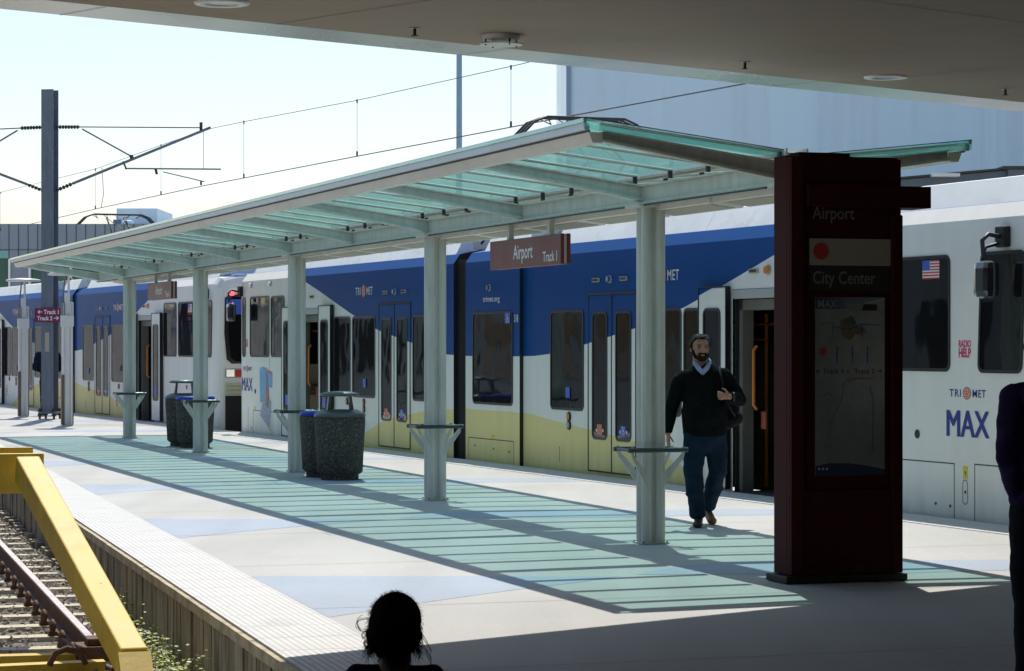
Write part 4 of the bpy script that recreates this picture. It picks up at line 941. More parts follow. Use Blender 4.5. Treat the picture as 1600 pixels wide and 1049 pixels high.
    b = MB(); b.box((.665, .0005, .40), (.745, .004, .52), 'labelyel'); b.add([(.70, .0045, .42), (.69, .0045, .47), (.72, .0045, .47)], [(0, 1, 2)], 'signblack'); b.box((13.25, .0005, .345), (13.38, .004, .40), 'labelyel'); b.box((25.72, .0005, .45), (25.8, .004, .52), 'labelyel'); b.build('warning_label', car)
    b = MB(); o = rrect(.66, .755, .15, .39, .045, .004); i = rrect(.668, .747, .158, .382, .038, .004); n = len(o); b.add(o+i, [(k, (k+1) % n, n+(k+1) % n, n+k) for k in range(n)], 'seam'); disc(b, .705, .27, .016, .003, .006, 'rubber', 8); b.build('latch', car, fix=False)
    b = MB(); b.box((12.63, .0115, 1.98), (12.83, .014, 2.13), 'stickerblue'); wheelchair(b, 12.73, 1.995, .12, .0146)
    for s in (10.55, 19.15, 15.95): b.box((s-.07, .0115, .98), (s+.07, .014, 1.12), 'stickerblue')
    b.build('sticker', car)
    b = MB()
    for s in (7.70, 8.0, 20.5): 
        n = 20; ring = lambda r: [(s + r*math.cos(2*math.pi*k/n)*.9, .003, .42 + r*1.5*math.sin(2*math.pi*k/n)) for k in range(n)]
        if s != 8.0: o, i = ring(.10), ring(.078); b.add(o+i, [(k, (k+1) % n, n+(k+1) % n, n+k) for k in range(n)], 'red'); b.box((s-.03, .0005, .36), (s+.03, .004, .48), 'red')
    b.build('stop_sign_decal', car, fix=False)
    # hidden running gear
    b = MB(); b.box((.6, -2.3, -.62), (11.4, -.35, -.281), 'black'); b.box((15.2, -2.3, -.62), (26, -.35, -.281), 'black'); b.box((12.4, -2.3, -.62), (14.4, -.35, -.281), 'black'); b.build('underframe', car)
    return car
car1 = make_car('nearer blue, white and pale yellow light rail car, numbered 318, with open doors')
car2 = copy_tree(car1)
car2['label'] = 'farther light rail car, coupled beyond the first, behind the overhead line pole'
p = E0 + TT*28.3; a2 = math.atan2(TT2.y, TT2.x); d2 = Vector((math.cos(a2), math.sin(a2)))
car2.location = P3(p + d2*.9); car2.rotation_euler.z = a2

# ================================================================== BINS
def bin_body(parent):
    b = MB(); n = 20
    b.lathe([(.235, .0045), (.235, .07)], 'aggregate', n=n, smooth=False)
    b.lathe([(.245, .071), (.285, .10), (.30, .40), (.318, .70), (.318, .775), (.30, .79)], 'aggregate', n=n, smooth=True); b.build('bin_body', parent)
def litter_bin(px, Y, label, rz=0.):
    t_ = thing('litter_bin', label, 'bin', ((px-800)/F*Y, Y, 0), rz, 'stone litter bins')
    bin_body(t_)
    b = MB(); b.lathe([(.322, .785), (.322, .815), (.295, .84), (.225, .875), (.215, .875), (.215, .79)], 'lidgreen', n=28); b.build('collar', t_)
    for sx in (-1, 1):
        b = MB(); b.hexa([(sx*.15-.02, -.05, .86), (sx*.15+.02, -.05, .86), (sx*.15+.02, .05, .86), (sx*.15-.02, .05, .86)], [(sx*.125-.015, -.04, 1.06), (sx*.125+.015, -.04, 1.06), (sx*.125+.015, .04, 1.06), (sx*.125-.015, .04, 1.06)], 'lidgreen'); b.build('lid_support', t_)
    b = MB(); b.lathe([(.235, 1.045), (.25, 1.06), (.24, 1.08), (.15, 1.10), (.02, 1.108)], 'lidgreen', n=28); b.build('lid', t_)
def recycling_bin(px, Y, label):
    t_ = thing('recycling_bin', label, 'bin', ((px-800)/F*Y, Y, 0), .2, 'stone recycling bins with blue rims')
    bin_body(t_)
    b = MB(); b.lathe([(.32, .785), (.32, .825), (.28, .84), (.17, .84), (.17, .80)], 'lidblue', n=28); b.build('rim', t_)
    b = MB(); b.lathe([(.165, .80), (.165, .835), (.02, .835)], 'greypl', n=20); b.build('liner', t_)
litter_bin(531, 31.55, 'nearer grey-green stone litter bin with raised disc lid, just right of the middle column', .3)
recycling_bin(507, 32.25, 'nearer stone recycling bin with blue rim, half behind the disc-lidded bin')
litter_bin(288, 41.9, 'farther stone litter bin with raised disc lid, left of the fourth column', .3)
recycling_bin(305, 41.25, 'farther stone recycling bin with blue rim, directly behind the fourth column')

# ================================================================== LAMP BOLLARDS with disc caps
def lamp_post(px, py_, ztop, label):
    Y = 6715/(py_-537); s = Y/F; t_ = thing('lamp_post', label, 'lamp post', ((px-800)*s, Y, 0), .25, 'white lamp posts with disc caps')
    b = MB()
    for sx in (-1, 1): b.box((sx*.085-.025, -.09, .0045), (sx*.085+.025, .09, 2.55), 'whitepaint', .008)
    b.box((-.055, -.05, .0045), (.055, .05, 2.75), 'whitepaint', .006); b.build('shaft', t_)
    b = MB(); b.box((-.125, -.11, .02), (-.062, .11, 1.05), 'brownmetal'); b.box((.112, -.1, .02), (.125, .1, 1.05), 'brownmetal'); b.build('side_plate', t_)
    b = MB(); b.box((-.13, -.11, 2.05), (.13, .11, 2.28), 'whitepaint', .01); b.box((-.125, -.09, 2.2805), (-.05, .09, 2.56), 'galv', .01); b.box((.05, -.09, 2.2805), (.125, .09, 2.56), 'whitepaint', .01); b.build('lamp_housing', t_)
    b = MB(); b.tube([(-.10, 0, 2.5), (-.04, 0, ztop-.05)], .018, 'galv', 6); b.tube([(.03, 0, 2.7), (.03, 0, ztop-.03)], .025, 'whitepaint', 8); b.build('cap_bracket', t_)
    b = MB(); b.lathe([(.05, ztop-.05), (.38, ztop-.04), (.41, ztop-.015), (.36, ztop+.01), (.1, ztop+.035), (.01, ztop+.038)], 'whitepaint', n=32); b.build('disc_cap', t_)
lamp_post(105, 665.2, 3.15, 'white lamp post with a disc cap, right of the grey overhead line pole')
lamp_post(36.5, 651.5, 3.18, 'farther white lamp post with a disc cap, left of the grey overhead line pole')

# ================================================================== OVERHEAD LINE POLE
PX, PY = -10.42, 57.0
pole = thing('overhead_line_pole', 'tall grey steel pole carrying the overhead wires and the small Track 1 Track 2 sign', 'pole', (PX, PY, 0), math.atan2(56.2-57.0, -6.81+10.42))
b = MB(); W_ = .145
b.box((-W_, -.15, .17), (W_, -.13, 7.42), 'galv'); b.box((-W_, .13, .17), (W_, .15, 7.42), 'galv'); b.box((-.012, -.1295, .17), (.012, .1295, 7.42), 'galv')
b.build('shaft', pole)
b = MB(); b.box((-.2, -.2, .12), (.2, .2, .169), 'galv', .01)
for sx in (-.17, .17):
    for sy in (-.17, .17): b.tube([(sx, sy, .0), (sx, sy, .24)], .028, 'rust', 8); b.tube([(sx, sy, .17), (sx, sy, .215)], .05, 'darkmetal', 6); b.tube([(sx, sy, .075), (sx, sy, .119)], .05, 'darkmetal', 6)
b.build('base_plate', pole)
b = MB(); b.box((-.29, -.185, 2.18), (.36, -.165, 2.50), 'magenta', .004)
put_text(b, 'Track 1', .095, (-.07, -.1855, 2.365), (1, 0, 0), (0, 0, 1), 'wtext', wdt=.36, bold=.035); put_text(b, 'Track 2', .095, (-.23, -.1855, 2.225), (1, 0, 0), (0, 0, 1), 'wtext', wdt=.37, bold=.035)
def arrow(x0, x1, z):
    d = 1 if x1 > x0 else -1; yb = -.1858
    b.add([(x0, yb, z-.009), (x1-d*.01, yb, z-.009), (x1-d*.01, yb, z+.009), (x0, yb, z+.009)], [(0, 1, 2, 3)], 'wtext')
    for g in (-1, 1): b.add([(x1, yb-.0002*(g+2), z), (x1-d*.05, yb-.0002*(g+2), z+g*.045), (x1-d*.07, yb-.0002*(g+2), z+g*.03), (x1-d*.025, yb-.0002*(g+2), z)], [(0, 1, 2, 3)], 'wtext')
arrow(-.10, -.22, 2.41); arrow(.17, .30, 2.27); b.build('direction_sign', pole)
b = MB(); b.box((-.05, -.158, 1.52), (.05, -.151, 1.95), 'cream', .003)
for k in range(4): b.lathe([(.0, 0), (.016, 0), (.016, .002), (0, .002)], 'seam', n=10, smooth=False)
b.build('number_plate', pole)
def insul(b, p, q):
    p = Vector(p); q = Vector(q); d = q-p; L = d.length; n = int(L/.07)
    for k in range(n): c0 = p + d*(k/n); c1 = p + d*((k+.45)/n); b.tube([c0, c1], .045, 'darkmetal', 8, smooth=False)
    b.tube([p, q], .02, 'darkmetal', 6)
for sg in (1, -1):
    T = 3.70*sg
    b = MB(); insul(b, (sg*.16, 0, 5.15), (sg*.55, 0, 5.30)); b.build('insulator', pole); b = MB(); insul(b, (sg*.16, 0, 6.58), (sg*.72, 0, 6.57)); b.build('insulator', pole)
    b = MB(); b.tube([(sg*.55, 0, 5.30), (T*1.03, 0, 6.50)], .032, 'galv', 8); b.tube([(sg*.72, 0, 6.57), (T*.97, 0, 6.50)], .014, 'darkmetal', 6); b.tube([(sg*.78, 0, 6.52), (sg*2.0, 0, 5.86)], .02, 'galv', 6)
    b.tube([(T*.97, 0, 6.44), (T*.97, 0, 6.62)], .035, 'darkmetal', 6); b.tube([(sg*1.95, 0, 5.84), (sg*1.95, 0, 5.92)], .04, 'darkmetal', 6); b.build('cantilever_arm', pole)
    b = MB(); b.tube([(sg*1.80, 0, 5.62), (sg*4.05, 0, 5.57)], .02, 'galv', 6); b.tube([(T*.985, 0, 6.45), (T*.985, 0, 5.58)], .006, 'darkmetal', 5); b.tube([(sg*2.70, 0, 5.53), (T*.99, 0, 5.30)], .014, 'galv', 6); b.tube([(T*.97, 0, 5.22), (T*.97, 0, 5.32)], .022, 'darkmetal', 6); b.tube([(sg*1.83, 0, 5.60), (sg*1.75, 0, 5.78)], .02, 'darkmetal', 6); b.tube([(sg*2.55, 0, 5.48), (sg*2.52, 0, 5.60)], .03, 'darkmetal', 6); b.build('steady_arm', pole)
# wires
ol = thing('overhead_wires', 'contact wire and catenary wire with droppers above the two rail cars', 'wires', (0, 0, 0))
WC = lambda s, z, o=1.33: P3(TA + TN*(.06+o) + TT*s, z)
cz = [(-30, 4.92), (8, 4.95), (14, 5.02), (23.7, 5.12), (34.5, 5.22), (45, 5.26), (60, 5.26), (110, 5.3)]; mz = [(-30, 6.5), (-16, 6.45), (0, 6.05), (10, 5.96), (15.5, 5.97), (23.66, 6.14), (31.4, 6.38), (34.5, 6.46), (38.6, 6.42), (45.9, 6.32), (60, 6.48), (64, 6.5), (110, 6.4)]
b = MB(); b.tube([WC(s, z) for s, z in cz], .0095, 'darkmetal', 6); b.build('contact_wire', ol)
b = MB(); b.tube([WC(s, z) for s, z in mz], .0065, 'darkmetal', 6); b.build('catenary_wire', ol)
def lerp(tab, s):
    for (a, za), (c, zc) in zip(tab, tab[1:]):
        if a <= s <= c: return za + (zc-za)*(s-a)/(c-a)
for s in (0, 8, 16, 23.66, 31.36, 38.7, 46, 53, 60, 70):
    b = MB(); b.tube([WC(s, lerp(cz, s)), WC(s, lerp(mz, s))], .004, 'darkmetal', 5); b.tube([WC(s, lerp(cz, s)), WC(s, lerp(cz, s)+.09)], .018, 'darkmetal', 5); b.tube([WC(s, lerp(mz, s)-.05), WC(s, lerp(mz, s)+.02)], .015, 'darkmetal', 5); b.build('dropper', ol)
b = MB(); b.tube([WC(45.2, 6.3), WC(45.1, 6.0), WC(45.0, 5.6), WC(45.3, 5.25)], .008, 'darkmetal', 5); b.build('jumper_cable', ol)
b = MB()
LW2 = lambda s, z: P3(LA + LN*1.3 + LT*s, z)
b.tube([LW2(25, 5.1), LW2(60, 5.25), LW2(120, 5.3)], .009, 'darkmetal', 5); tag(b.build('contact_wire'), 'thin wire running over the left track beside the grey pole', 'wires')

fp = thing('mast', 'plain tall blue-grey mast rising behind the canopy against the sky', 'pole', ((717.5-800)/F*72, 72, 0))
b = MB(); b.tube([(0, 0, -.6), (0, 0, 14)], [.10, .072], 'bldgtrim', 12); b.build('shaft', fp)
b = MB(); b.box((-.25, -.25, -.65), (.25, .25, -.5), 'galv'); b.build('base_plate', fp)

# ================================================================== STATION ROOF OVERHEAD
RA = Vector((-2.97, 14.65)); RD = Vector((7.25, 6.51)).normalized(); RN = Vector((RD.y, -RD.x))   # RN: towards the camera side
CZ = 3.64
def rq(s0, s1, n0, n1): return [RA + RD*s0 + RN*n0, RA + RD*s1 + RN*n0, RA + RD*s1 + RN*n1, RA + RD*s0 + RN*n1]
roof = thing('station_roof', 'large beige concrete roof overhanging the near end of the platform', 'roof', P3(RA))
def rel(pts, z): return [(p.x-RA.x, p.y-RA.y, z) for p in pts]
b = MB(); b.prism(rel(rq(-34, 46, .50, 60), CZ), (0, 0, .7), 'ceiling'); b.build('ceiling_slab', roof)
b = MB(); b.prism(rel(rq(-34, 46, 0, .499), CZ+.0), (0, 0, .72), 'ceiltrim'); b.build('edge_trim', roof)
b = MB()
for k in range(-6, 9):
    q = rq(k*5.2+1.6, k*5.2+1.608, 0.51, 40); b.add(rel(q, CZ-.0035), [(0, 1, 2, 3)], 'seam')
for n_ in (3.6, 7.9, 12, 18): b.add(rel(rq(-20, 40, n_, n_+.008), CZ-.0035), [(0, 1, 2, 3)], 'seam')
for k in range(-5, 9): b.add(rel(rq(k*3.1+.4, k*3.1+.408, 0.0, .499), CZ-.0035), [(0, 1, 2, 3)], 'seam')
b.build('panel_joint', roof, fix=False)
# unseen dark walls added behind and beside the camera to cut skylight under the roof
tw = thing('rear_light_block', 'unseen dark wall added behind the camera to keep the pylon and hall dark', 'wall', (0, -14, 0))
b = MB(); b.box((-34, -.4, 0), (34, 0, CZ-.005), 'annex'); b.build('wall_face', tw)
b = MB()
for k in range(-5, 6): b.box((k*5-1.5, .001, .004), (k*5+1.5, .05, 2.6), 'window'); 
b.build('window_band', tw)
for s_, n0, lab in ((-14, 4, 'unseen dark wall added on the left to keep skylight off the hall floor'), (14.5, 3, 'unseen dark wall added on the right to keep skylight off the hall floor')):
    b = MB(); q = [RA + RD*s_ + RN*n0, RA + RD*(s_+.3) + RN*n0, RA + RD*(s_+.3) + RN*34, RA + RD*s_ + RN*34]
    b.prism([P3(p_, 0) for p_ in q], (0, 0, CZ-.003), 'annex'); tag(b.build('side_light_block'), lab, 'wall')  # added side walls, there only to darken the floor under the roof
def down(px, py_, kind, label):
    Y = (CZ-1.7)*F/(537-py_); X = (px-800)/F*Y
    if kind == 'ring':
        t_ = thing('recessed_ceiling_light', label, 'ceiling light', (X, Y, CZ), 0, 'lights in the overhead roof')
        b = MB(); n = 36; q = [(r_*math.cos(k*2*math.pi/n), r_*math.sin(k*2*math.pi/n), z_) for r_, z_ in ((.16, -.001), (.155, -.012), (.10, -.012), (.095, -.001)) for k in range(n)]
        b.add(q, [(j*n+k, j*n+(k+1) % n, (j+1)*n+(k+1) % n, (j+1)*n+k) for j in range(3) for k in range(n)], 'lampwhite', True); b.build('trim_ring', t_)
        b = MB(); b.lathe([(.0, -.004), (.096, -.004), (.096, -.001), (.0, -.001)], 'ceiltrim', n=24, smooth=False); b.build('reflector', t_)
    elif kind == 'disc':
        t_ = thing('disc_ceiling_light', label, 'ceiling light', (X, Y, CZ), 0, 'lights in the overhead roof')
        b = MB(); b.lathe([(.0, -.03), (.118, -.03), (.118, -.001), (.0, -.001)], 'lampwhite', n=32, smooth=False); b.build('lamp_body', t_)
        b = MB(); b.lathe([(.0, -.064), (.135, -.064), (.138, -.060), (.135, -.056), (.0, -.056)], 'lampwhite', n=32, smooth=False); b.build('diffuser_disc', t_)
        b = MB()
        for k in range(4): a = k*math.pi/2+.5; b.tube([(.11*math.cos(a), .11*math.sin(a), -.07), (.11*math.cos(a), .11*math.sin(a), -.001)], .006, 'darkmetal', 6)
        b.build('standoff', t_)
    else:
        t_ = thing('sprinkler_head', label, 'sprinkler', (X, Y, CZ), 0, 'sprinklers in the overhead roof')
        b = MB(); b.lathe([(.0, -.004), (.035, -.004), (.035, -.001), (.0, -.001)], 'greypl', n=14, smooth=False); b.build('collar', t_)
        b = MB(); b.tube([(0, 0, -.004), (0, 0, -.045)], .010, 'darkmetal', 8); b.lathe([(.0, -.05), (.022, -.05), (.022, -.046), (.0, -.046)], 'darkmetal', n=12, smooth=False); b.build('nozzle', t_)
down(347, 4, 'ring', 'round recessed ceiling light at the top edge of the photo, left of the disc light')
down(1384, 120, 'ring', 'round recessed ceiling light in the roof above the pylon')
down(783, 55, 'disc', 'white glass disc ceiling light hanging just below the overhead roof')
down(648, 44, 's', 'dark sprinkler head in the roof left of the disc light'); down(1164, 97, 's', 'dark sprinkler head in the roof between disc light and pylon'); down(1571, 139, 's', 'dark sprinkler head in the roof at the far right')

# ================================================================== BUILDINGS
bd = thing('warehouse', 'huge windowless pale blue clad building rising behind the rail cars', 'building', (0, 62, -.6))
x0 = (888-800)/F*62
b = MB(); b.box((x0+.06, 0, 0), (x0+48, 20, 16), 'bldg')
k = 0
while k < 60:
    x = x0 + .5 + k*.8; b.box((x, -.006, .2), (x+.03, -.0005, 15.9), 'bldg'); k += 1
b.build('cladding', bd)
b = MB(); b.box((x0-.05, -.06, 0), (x0+.0595, .12, 16.05), 'bldgtrim'); b.build('corner_trim', bd)
ax = thing('service_building', 'low dark blue-grey panelled building between the warehouse and the rail cars', 'building', (0, 46, -.6))
b = MB(); xa = 5.6; b.add([(xa, 0, 0), (9.0, -.0, 0), (9.0, 0, 5.45), (xa, 0, 5.15), (xa, 6, 0), (xa, 6, 5.15), (9.0, 6, 5.45), (9.0, 6, 0)], [(0, 1, 2, 3), (4, 5, 3, 0), (5, 6, 2, 3), (7, 6, 5, 4), (1, 7, 6, 2)], 'annex'); b.box((9.001, -.1, 0), (22, 6, 5.46), 'annex'); b.build('wall', ax)
b = MB(); b.box((8.9, -.16, 5.461), (22, 6.1, 5.52), 'seam'); b.prism([(xa-.1, -.08, 5.152), (8.9, -.08, 5.452), (8.9, -.08, 5.49), (xa-.1, -.08, 5.19)], (0, 6.1, 0), 'seam'); b.build('roof_edge', ax)
b = MB()
for x in (6.6, 7.5, 8.95, 10.3, 11.8): b.box((x, -.16, 3), (x+.05, -.102 if x > 8.9 else -.001, 5.1), 'seam')
b.build('panel_joint', ax)
b = MB(); b.box((7.25, -.12, 4.6), (7.45, -.001, 5.0), 'seam', .02); b.box((8.5, -.12, 4.75), (8.62, -.001, 5.2), 'seam', .02); b.build('wall_lamp', ax)
b = MB(); b.box((7.6, -.3, 5.32), (8.1, -.1, 5.38), 'whitepaint'); b.build('roof_vent', ax)
fb = thing('office_building', 'distant grey panelled building with green glazing at the left edge', 'building', (0, 215, -.6))
s_ = 215/F; X = lambda px: (px-800)*s_
ZZ = lambda py_: 1.7 + (537-py_)*s_ + .6
b = MB(); b.box((X(-60), 0, ZZ(404)), (X(300), 25, ZZ(350)), 'panelgrey'); b.box((X(14), .2, 0), (X(46), 25, ZZ(404.5)), 'panelgrey'); b.build('upper_wall', fb)
b = MB()
for k in range(-4, 22): b.box((X(14+15*k)-.03, -.04, ZZ(404)), (X(14+15*k)+.03, -.001, ZZ(350.5)), 'seam')
b.box((X(-60), -.05, ZZ(391)), (X(300), -.0011, ZZ(390.2)), 'seam'); b.build('panel_joint', fb)
b = MB(); b.box((X(46.2), .5, 0), (X(300), 24, ZZ(404.6)), 'greenglass'); b.box((X(-60), .5, 0), (X(13.8), 24, ZZ(404.6)), 'greenglass'); b.build('glazing', fb)
b = MB(); b.box((X(-60), -.06, ZZ(404)), (X(13.5), -.002, ZZ(392)), 'tealglass'); b.build('teal_band', fb)
b = MB()
for px in (14.2, 45.8, 80, 110): b.box((X(px)-.08, .05, 0), (X(px)+.08, .49, ZZ(404.8)), 'whitepaint')
b.build('mullion', fb)
b = MB(); b.box((X(165), 6, ZZ(350)), (X(230), 16, ZZ(320)), 'bldg'); b.box((X(160), 5.8, ZZ(350)), (X(172), 9, ZZ(338)), 'panelgrey'); b.box((X(178), 4, ZZ(350)), (X(196), 5, ZZ(341)), 'bldg', .2); b.build('rooftop_plant', fb)
# concrete wall across the left tracks (seen mirrored in the car windows)
cw = thing('boundary_wall', 'long grey concrete wall beyond the left track, mirrored in the car windows', 'wall', P3(TA - TN*10.6 + TT*62, -.66), math.atan2(TT.y, TT.x))
b = MB(); b.box((-1, -.15, 0), (60, .15, 3.7), 'wallconc'); b.box((-1.05, -.2, 3.7), (60, .2, 3.82), 'cream'); b.build('wall_panel', cw)
b = MB()
for k in range(20): b.box((k*3, -.16, 0), (k*3+.03, -.1501, 3.69), 'seam')
b.build('wall_joint', cw)

# ================================================================== PEOPLE
def V3(*a): return Vector(a)
def hand(parts, wrist, d, side, palmn, s=1.0, curl=.35, thumb=1):
    """five separate fingers on a palm; d = finger direction, side = across the palm towards the thumb, palmn = palm normal"""
    w_ = Vector(wrist); d = Vector(d).normalized(); side = Vector(side).normalized(); pn = Vector(palmn).normalized()
    parts.append(('c', w_, w_ + d*.075*s, .026*s, .036*s, 12, .5, side))
    base = w_ + d*.085*s
    for k, L in enumerate((.068, .078, .073, .056)):
        o = base + side*(.030 - .020*k)*s; a1 = curl*.7; p1 = o + (d*math.cos(a1) + pn*math.sin(a1))*L*.45*s; a2_ = curl*2; p2 = p1 + (d*math.cos(a2_) + pn*math.sin(a2_))*L*.34*s; a3 = curl*3; p3 = p2 + (d*math.cos(a3) + pn*math.sin(a3))*L*.24*s
        parts.append(('c', o - d*.01*s, p1, .0095*s, .009*s, 8)); parts.append(('c', p1, p2, .009*s, .0085*s, 8)); parts.append(('c', p2, p3, .0085*s, .0075*s, 8))
    t0 = w_ + d*.02*s + side*.028*s*thumb; t1 = t0 + (d*.6 + side*.65*thumb + pn*.3).normalized()*.042*s; t2 = t1 + (d*.85 + side*.2*thumb + pn*.5).normalized()*.032*s
    parts.append(('c', t0, t1, .0125*s, .011*s, 8)); parts.append(('c', t1, t2, .011*s, .009*s, 8))
def head_parts(c, s=1.0, face=V3(0, -1, 0)):
    """c = centre of the skull; face = looking direction"""
    f_ = face.normalized(); r_ = f_.cross(V3(0, 0, 1)).normalized(); u = V3(0, 0, 1)
    P = lambda x, y, z: c + (r_*x + f_*y + u*z)*s
    rot = f_.to_track_quat('-Y', 'Z')
    return [('e', P(0, -.012, .025), (.077*s, .095*s, .088*s), rot), ('e', P(0, .035, -.035), (.062*s, .056*s, .075*s), rot), ('e', P(0, .058, -.082), (.033*s, .028*s, .026*s), rot),
            ('c', P(0, .086, .012), P(0, .112, -.028), .010*s, .015*s, 10), ('e', P(-.020, .094, -.032), (.009*s, .009*s, .008*s)), ('e', P(.020, .094, -.032), (.009*s, .009*s, .008*s)),
            ('e', P(-.032, .080, .022), (.022*s, .012*s, .008*s), rot), ('e', P(.032, .080, .022), (.022*s, .012*s, .008*s), rot), ('e', P(-.042, .066, -.03), (.020*s, .018*s, .020*s)), ('e', P(.042, .066, -.03), (.020*s, .018*s, .020*s)),
            ('e', P(0, .090, -.058), (.022*s, .010*s, .006*s), rot), ('e', P(0, .088, -.067), (.019*s, .010*s, .006*s), rot),
            ('e', P(-.079, -.01, -.008), (.010*s, .020*s, .030*s), rot), ('e', P(.079, -.01, -.008), (.010*s, .020*s, .030*s), rot),
            ('c', P(0, -.015, -.03), P(0, -.02, -.15), .056*s, .060*s)], P
def shoe(name, m, parent, heel, d, L=.28, w_=.048, lift=0.):
    heel = Vector(heel); d = Vector(d).normalized(); up = V3(0, 0, 1)
    toe = heel + d*(L*.72)
    o = organic(name, [('c', heel + up*.045, toe + up*.035, .042, .040, 12, 1.0), ('e', heel + up*.06, (.042, .048, .055)), ('e', toe + d*.02 + up*.03, (w_, .055, .030)), ('c', heel + up*.012, toe + up*.012 + d*.03, .034, .042, 10, .35, d.cross(up))], m, parent, .008, 3)
    return o

# --- the man walking towards the camera -------------------------------
mn = thing('person', 'bearded man in a black sweater and blue jeans walking towards the camera', 'person', (1.80, 23.5, .004), 0, None)
hc = V3(-.055, -.02, 1.655); fdir = V3(.22, -1, -.05)
hp, HP = head_parts(hc, 1.04, fdir)
skin = hp + [('c', (-.04, .02, 1.50), (-.02, .02, 1.36), .062, .07), ('c', (-.02, .02, 1.33), (0, .03, .95), .12, .13, 16, .6)]
# hanging arm and raised arm under the sleeves
skin += [('c', (-.25, .03, 1.36), (-.325, .04, 1.10), .05, .042), ('c', (-.325, .04, 1.10), (-.352, -.03, .865), .038, .028)]
hand(skin, (-.352, -.03, .86), (.03, -.10, -1), (.25, -1, 0), (1, .25, 0), 1.0, .35)
skin += [('c', (.20, .03, 1.38), (.315, .02, 1.17), .05, .042), ('c', (.315, .02, 1.17), (.205, -.19, 1.205), .038, .028)]
hand(skin, (.21, -.19, 1.205), (-1, -.25, .10), (0, -.1, 1), (.2, 1, .1), 1.0, .62)
skin += [('c', (-.09, .0, .95), (-.10, -.03, .50), .08, .055), ('c', (-.10, -.03, .50), (-.07, .0, .10), .05, .035), ('c', (.09, .0, .95), (.10, .02, .50), .08, .055), ('c', (.10, .02, .50), (.055, .30, .14), .05, .035)]
body = organic('body', skin, 'skin', mn, .0065, 2)
organic('sweater', [('c', (-.02, .02, 1.36), (-.01, -.005, 1.12), .175, .20, 20, .74), ('c', (-.01, -.01, 1.12), (-.01, .0, .93), .215, .215, 20, .78), ('e', (-.02, -.07, 1.06), (.19, .15, .18)), ('c', (-.20, .03, 1.365), (.16, .03, 1.395), .085, .082, 16, .9), ('e', (-.02, .02, 1.40), (.15, .085, .055)),
    ('c', (-.235, .03, 1.345), (-.315, .045, 1.10), .082, .066), ('c', (-.315, .045, 1.10), (-.348, -.02, .90), .063, .048), ('e', (-.35, -.025, .885), (.047, .047, .022)),
    ('c', (.185, .03, 1.37), (.315, .02, 1.18), .086, .07), ('c', (.315, .02, 1.175), (.235, -.155, 1.20), .066, .05)], 'sweater', mn, .011, 5, .018)
organic('jeans', [('c', (-.01, .0, .98), (-.01, .0, .86), .19, .20, 20, .76), ('c', (-.10, -.01, .86), (-.12, -.05, .50), .118, .092), ('c', (-.12, -.05, .50), (-.078, .0, .13), .092, .076), ('e', (-.075, -.01, .10), (.078, .08, .045)),
    ('c', (.085, .01, .86), (.115, .03, .52), .118, .092), ('c', (.115, .03, .52), (.06, .28, .20), .090, .074), ('e', (.055, .305, .165), (.068, .075, .05)), ('e', (-.115, -.06, .30), (.084, .07, .04)), ('e', (.10, .16, .34), (.084, .07, .04))], 'jeans', mn, .011, 4, .022)
shoe('shoe', 'shoedk', mn, (-.065, .01, -.003), (-.12, -1, 0)); shoe('shoe', 'shoe', mn, (.05, .38, .055), (.10, -1, -.22))
# hair, beard, collar, glasses
hr = organic('hair', [('e', HP(0, -.030, .048), (.086, .098, .084), fdir.to_track_quat('-Y', 'Z')), ('e', HP(-.072, -.02, .02), (.016, .045, .055)), ('e', HP(.072, -.02, .02), (.016, .045, .055)), ('e', HP(0, .045, .098), (.055, .03, .016))], 'hair', mn, .006, 3, .006)
organic('beard', [('e', HP(0, .055, -.088), (.052, .046, .034), fdir.to_track_quat('-Y', 'Z')), ('c', HP(-.068, .015, -.03), HP(-.052, .045, -.075), .015, .022), ('c', HP(.068, .015, -.03), HP(.052, .045, -.075), .015, .022), ('c', HP(-.026, .096, -.046), HP(.026, .096, -.046), .008, .008), ('c', HP(-.032, .088, -.05), HP(-.034, .078, -.08), .010, .014), ('c', HP(.032, .088, -.05), HP(.034, .078, -.08), .010, .014), ('c', HP(-.024, .090, -.077), HP(.024, .090, -.077), .013, .013)], 'hair', mn, .005, 2)
b = MB()
for sx in (-1, 1):
    c = HP(sx*.034, .090, .008); rx = fdir.cross(V3(0, 0, 1)).normalized(); n = 12
    b.add([c + rx*(.012*math.cos(k*2*math.pi/n)) + V3(0, 0, 1)*(.0055*math.sin(k*2*math.pi/n)) + fdir.normalized()*.003 for k in range(n)], [tuple(range(n))], 'hairblk')
    b.tube([HP(sx*.018, .097, .028), HP(sx*.035, .098, .033), HP(sx*.054, .088, .027)], .0035, 'hair', 6)
b.build('eyes', mn, fix=False)
organic('sunglasses', [('e', HP(-.034, .072, .105), (.026, .014, .017), fdir.to_track_quat('-Y', 'Z')), ('e', HP(.034, .072, .105), (.026, .014, .017), fdir.to_track_quat('-Y', 'Z')), ('c', HP(-.062, .06, .10), HP(-.088, -.03, .03), .005, .005), ('c', HP(.062, .06, .10), HP(.088, -.03, .03), .005, .005), ('c', HP(-.05, .08, .105), HP(.05, .08, .105), .005, .005)], 'glassdk', mn, .004, 1)
b = MB()
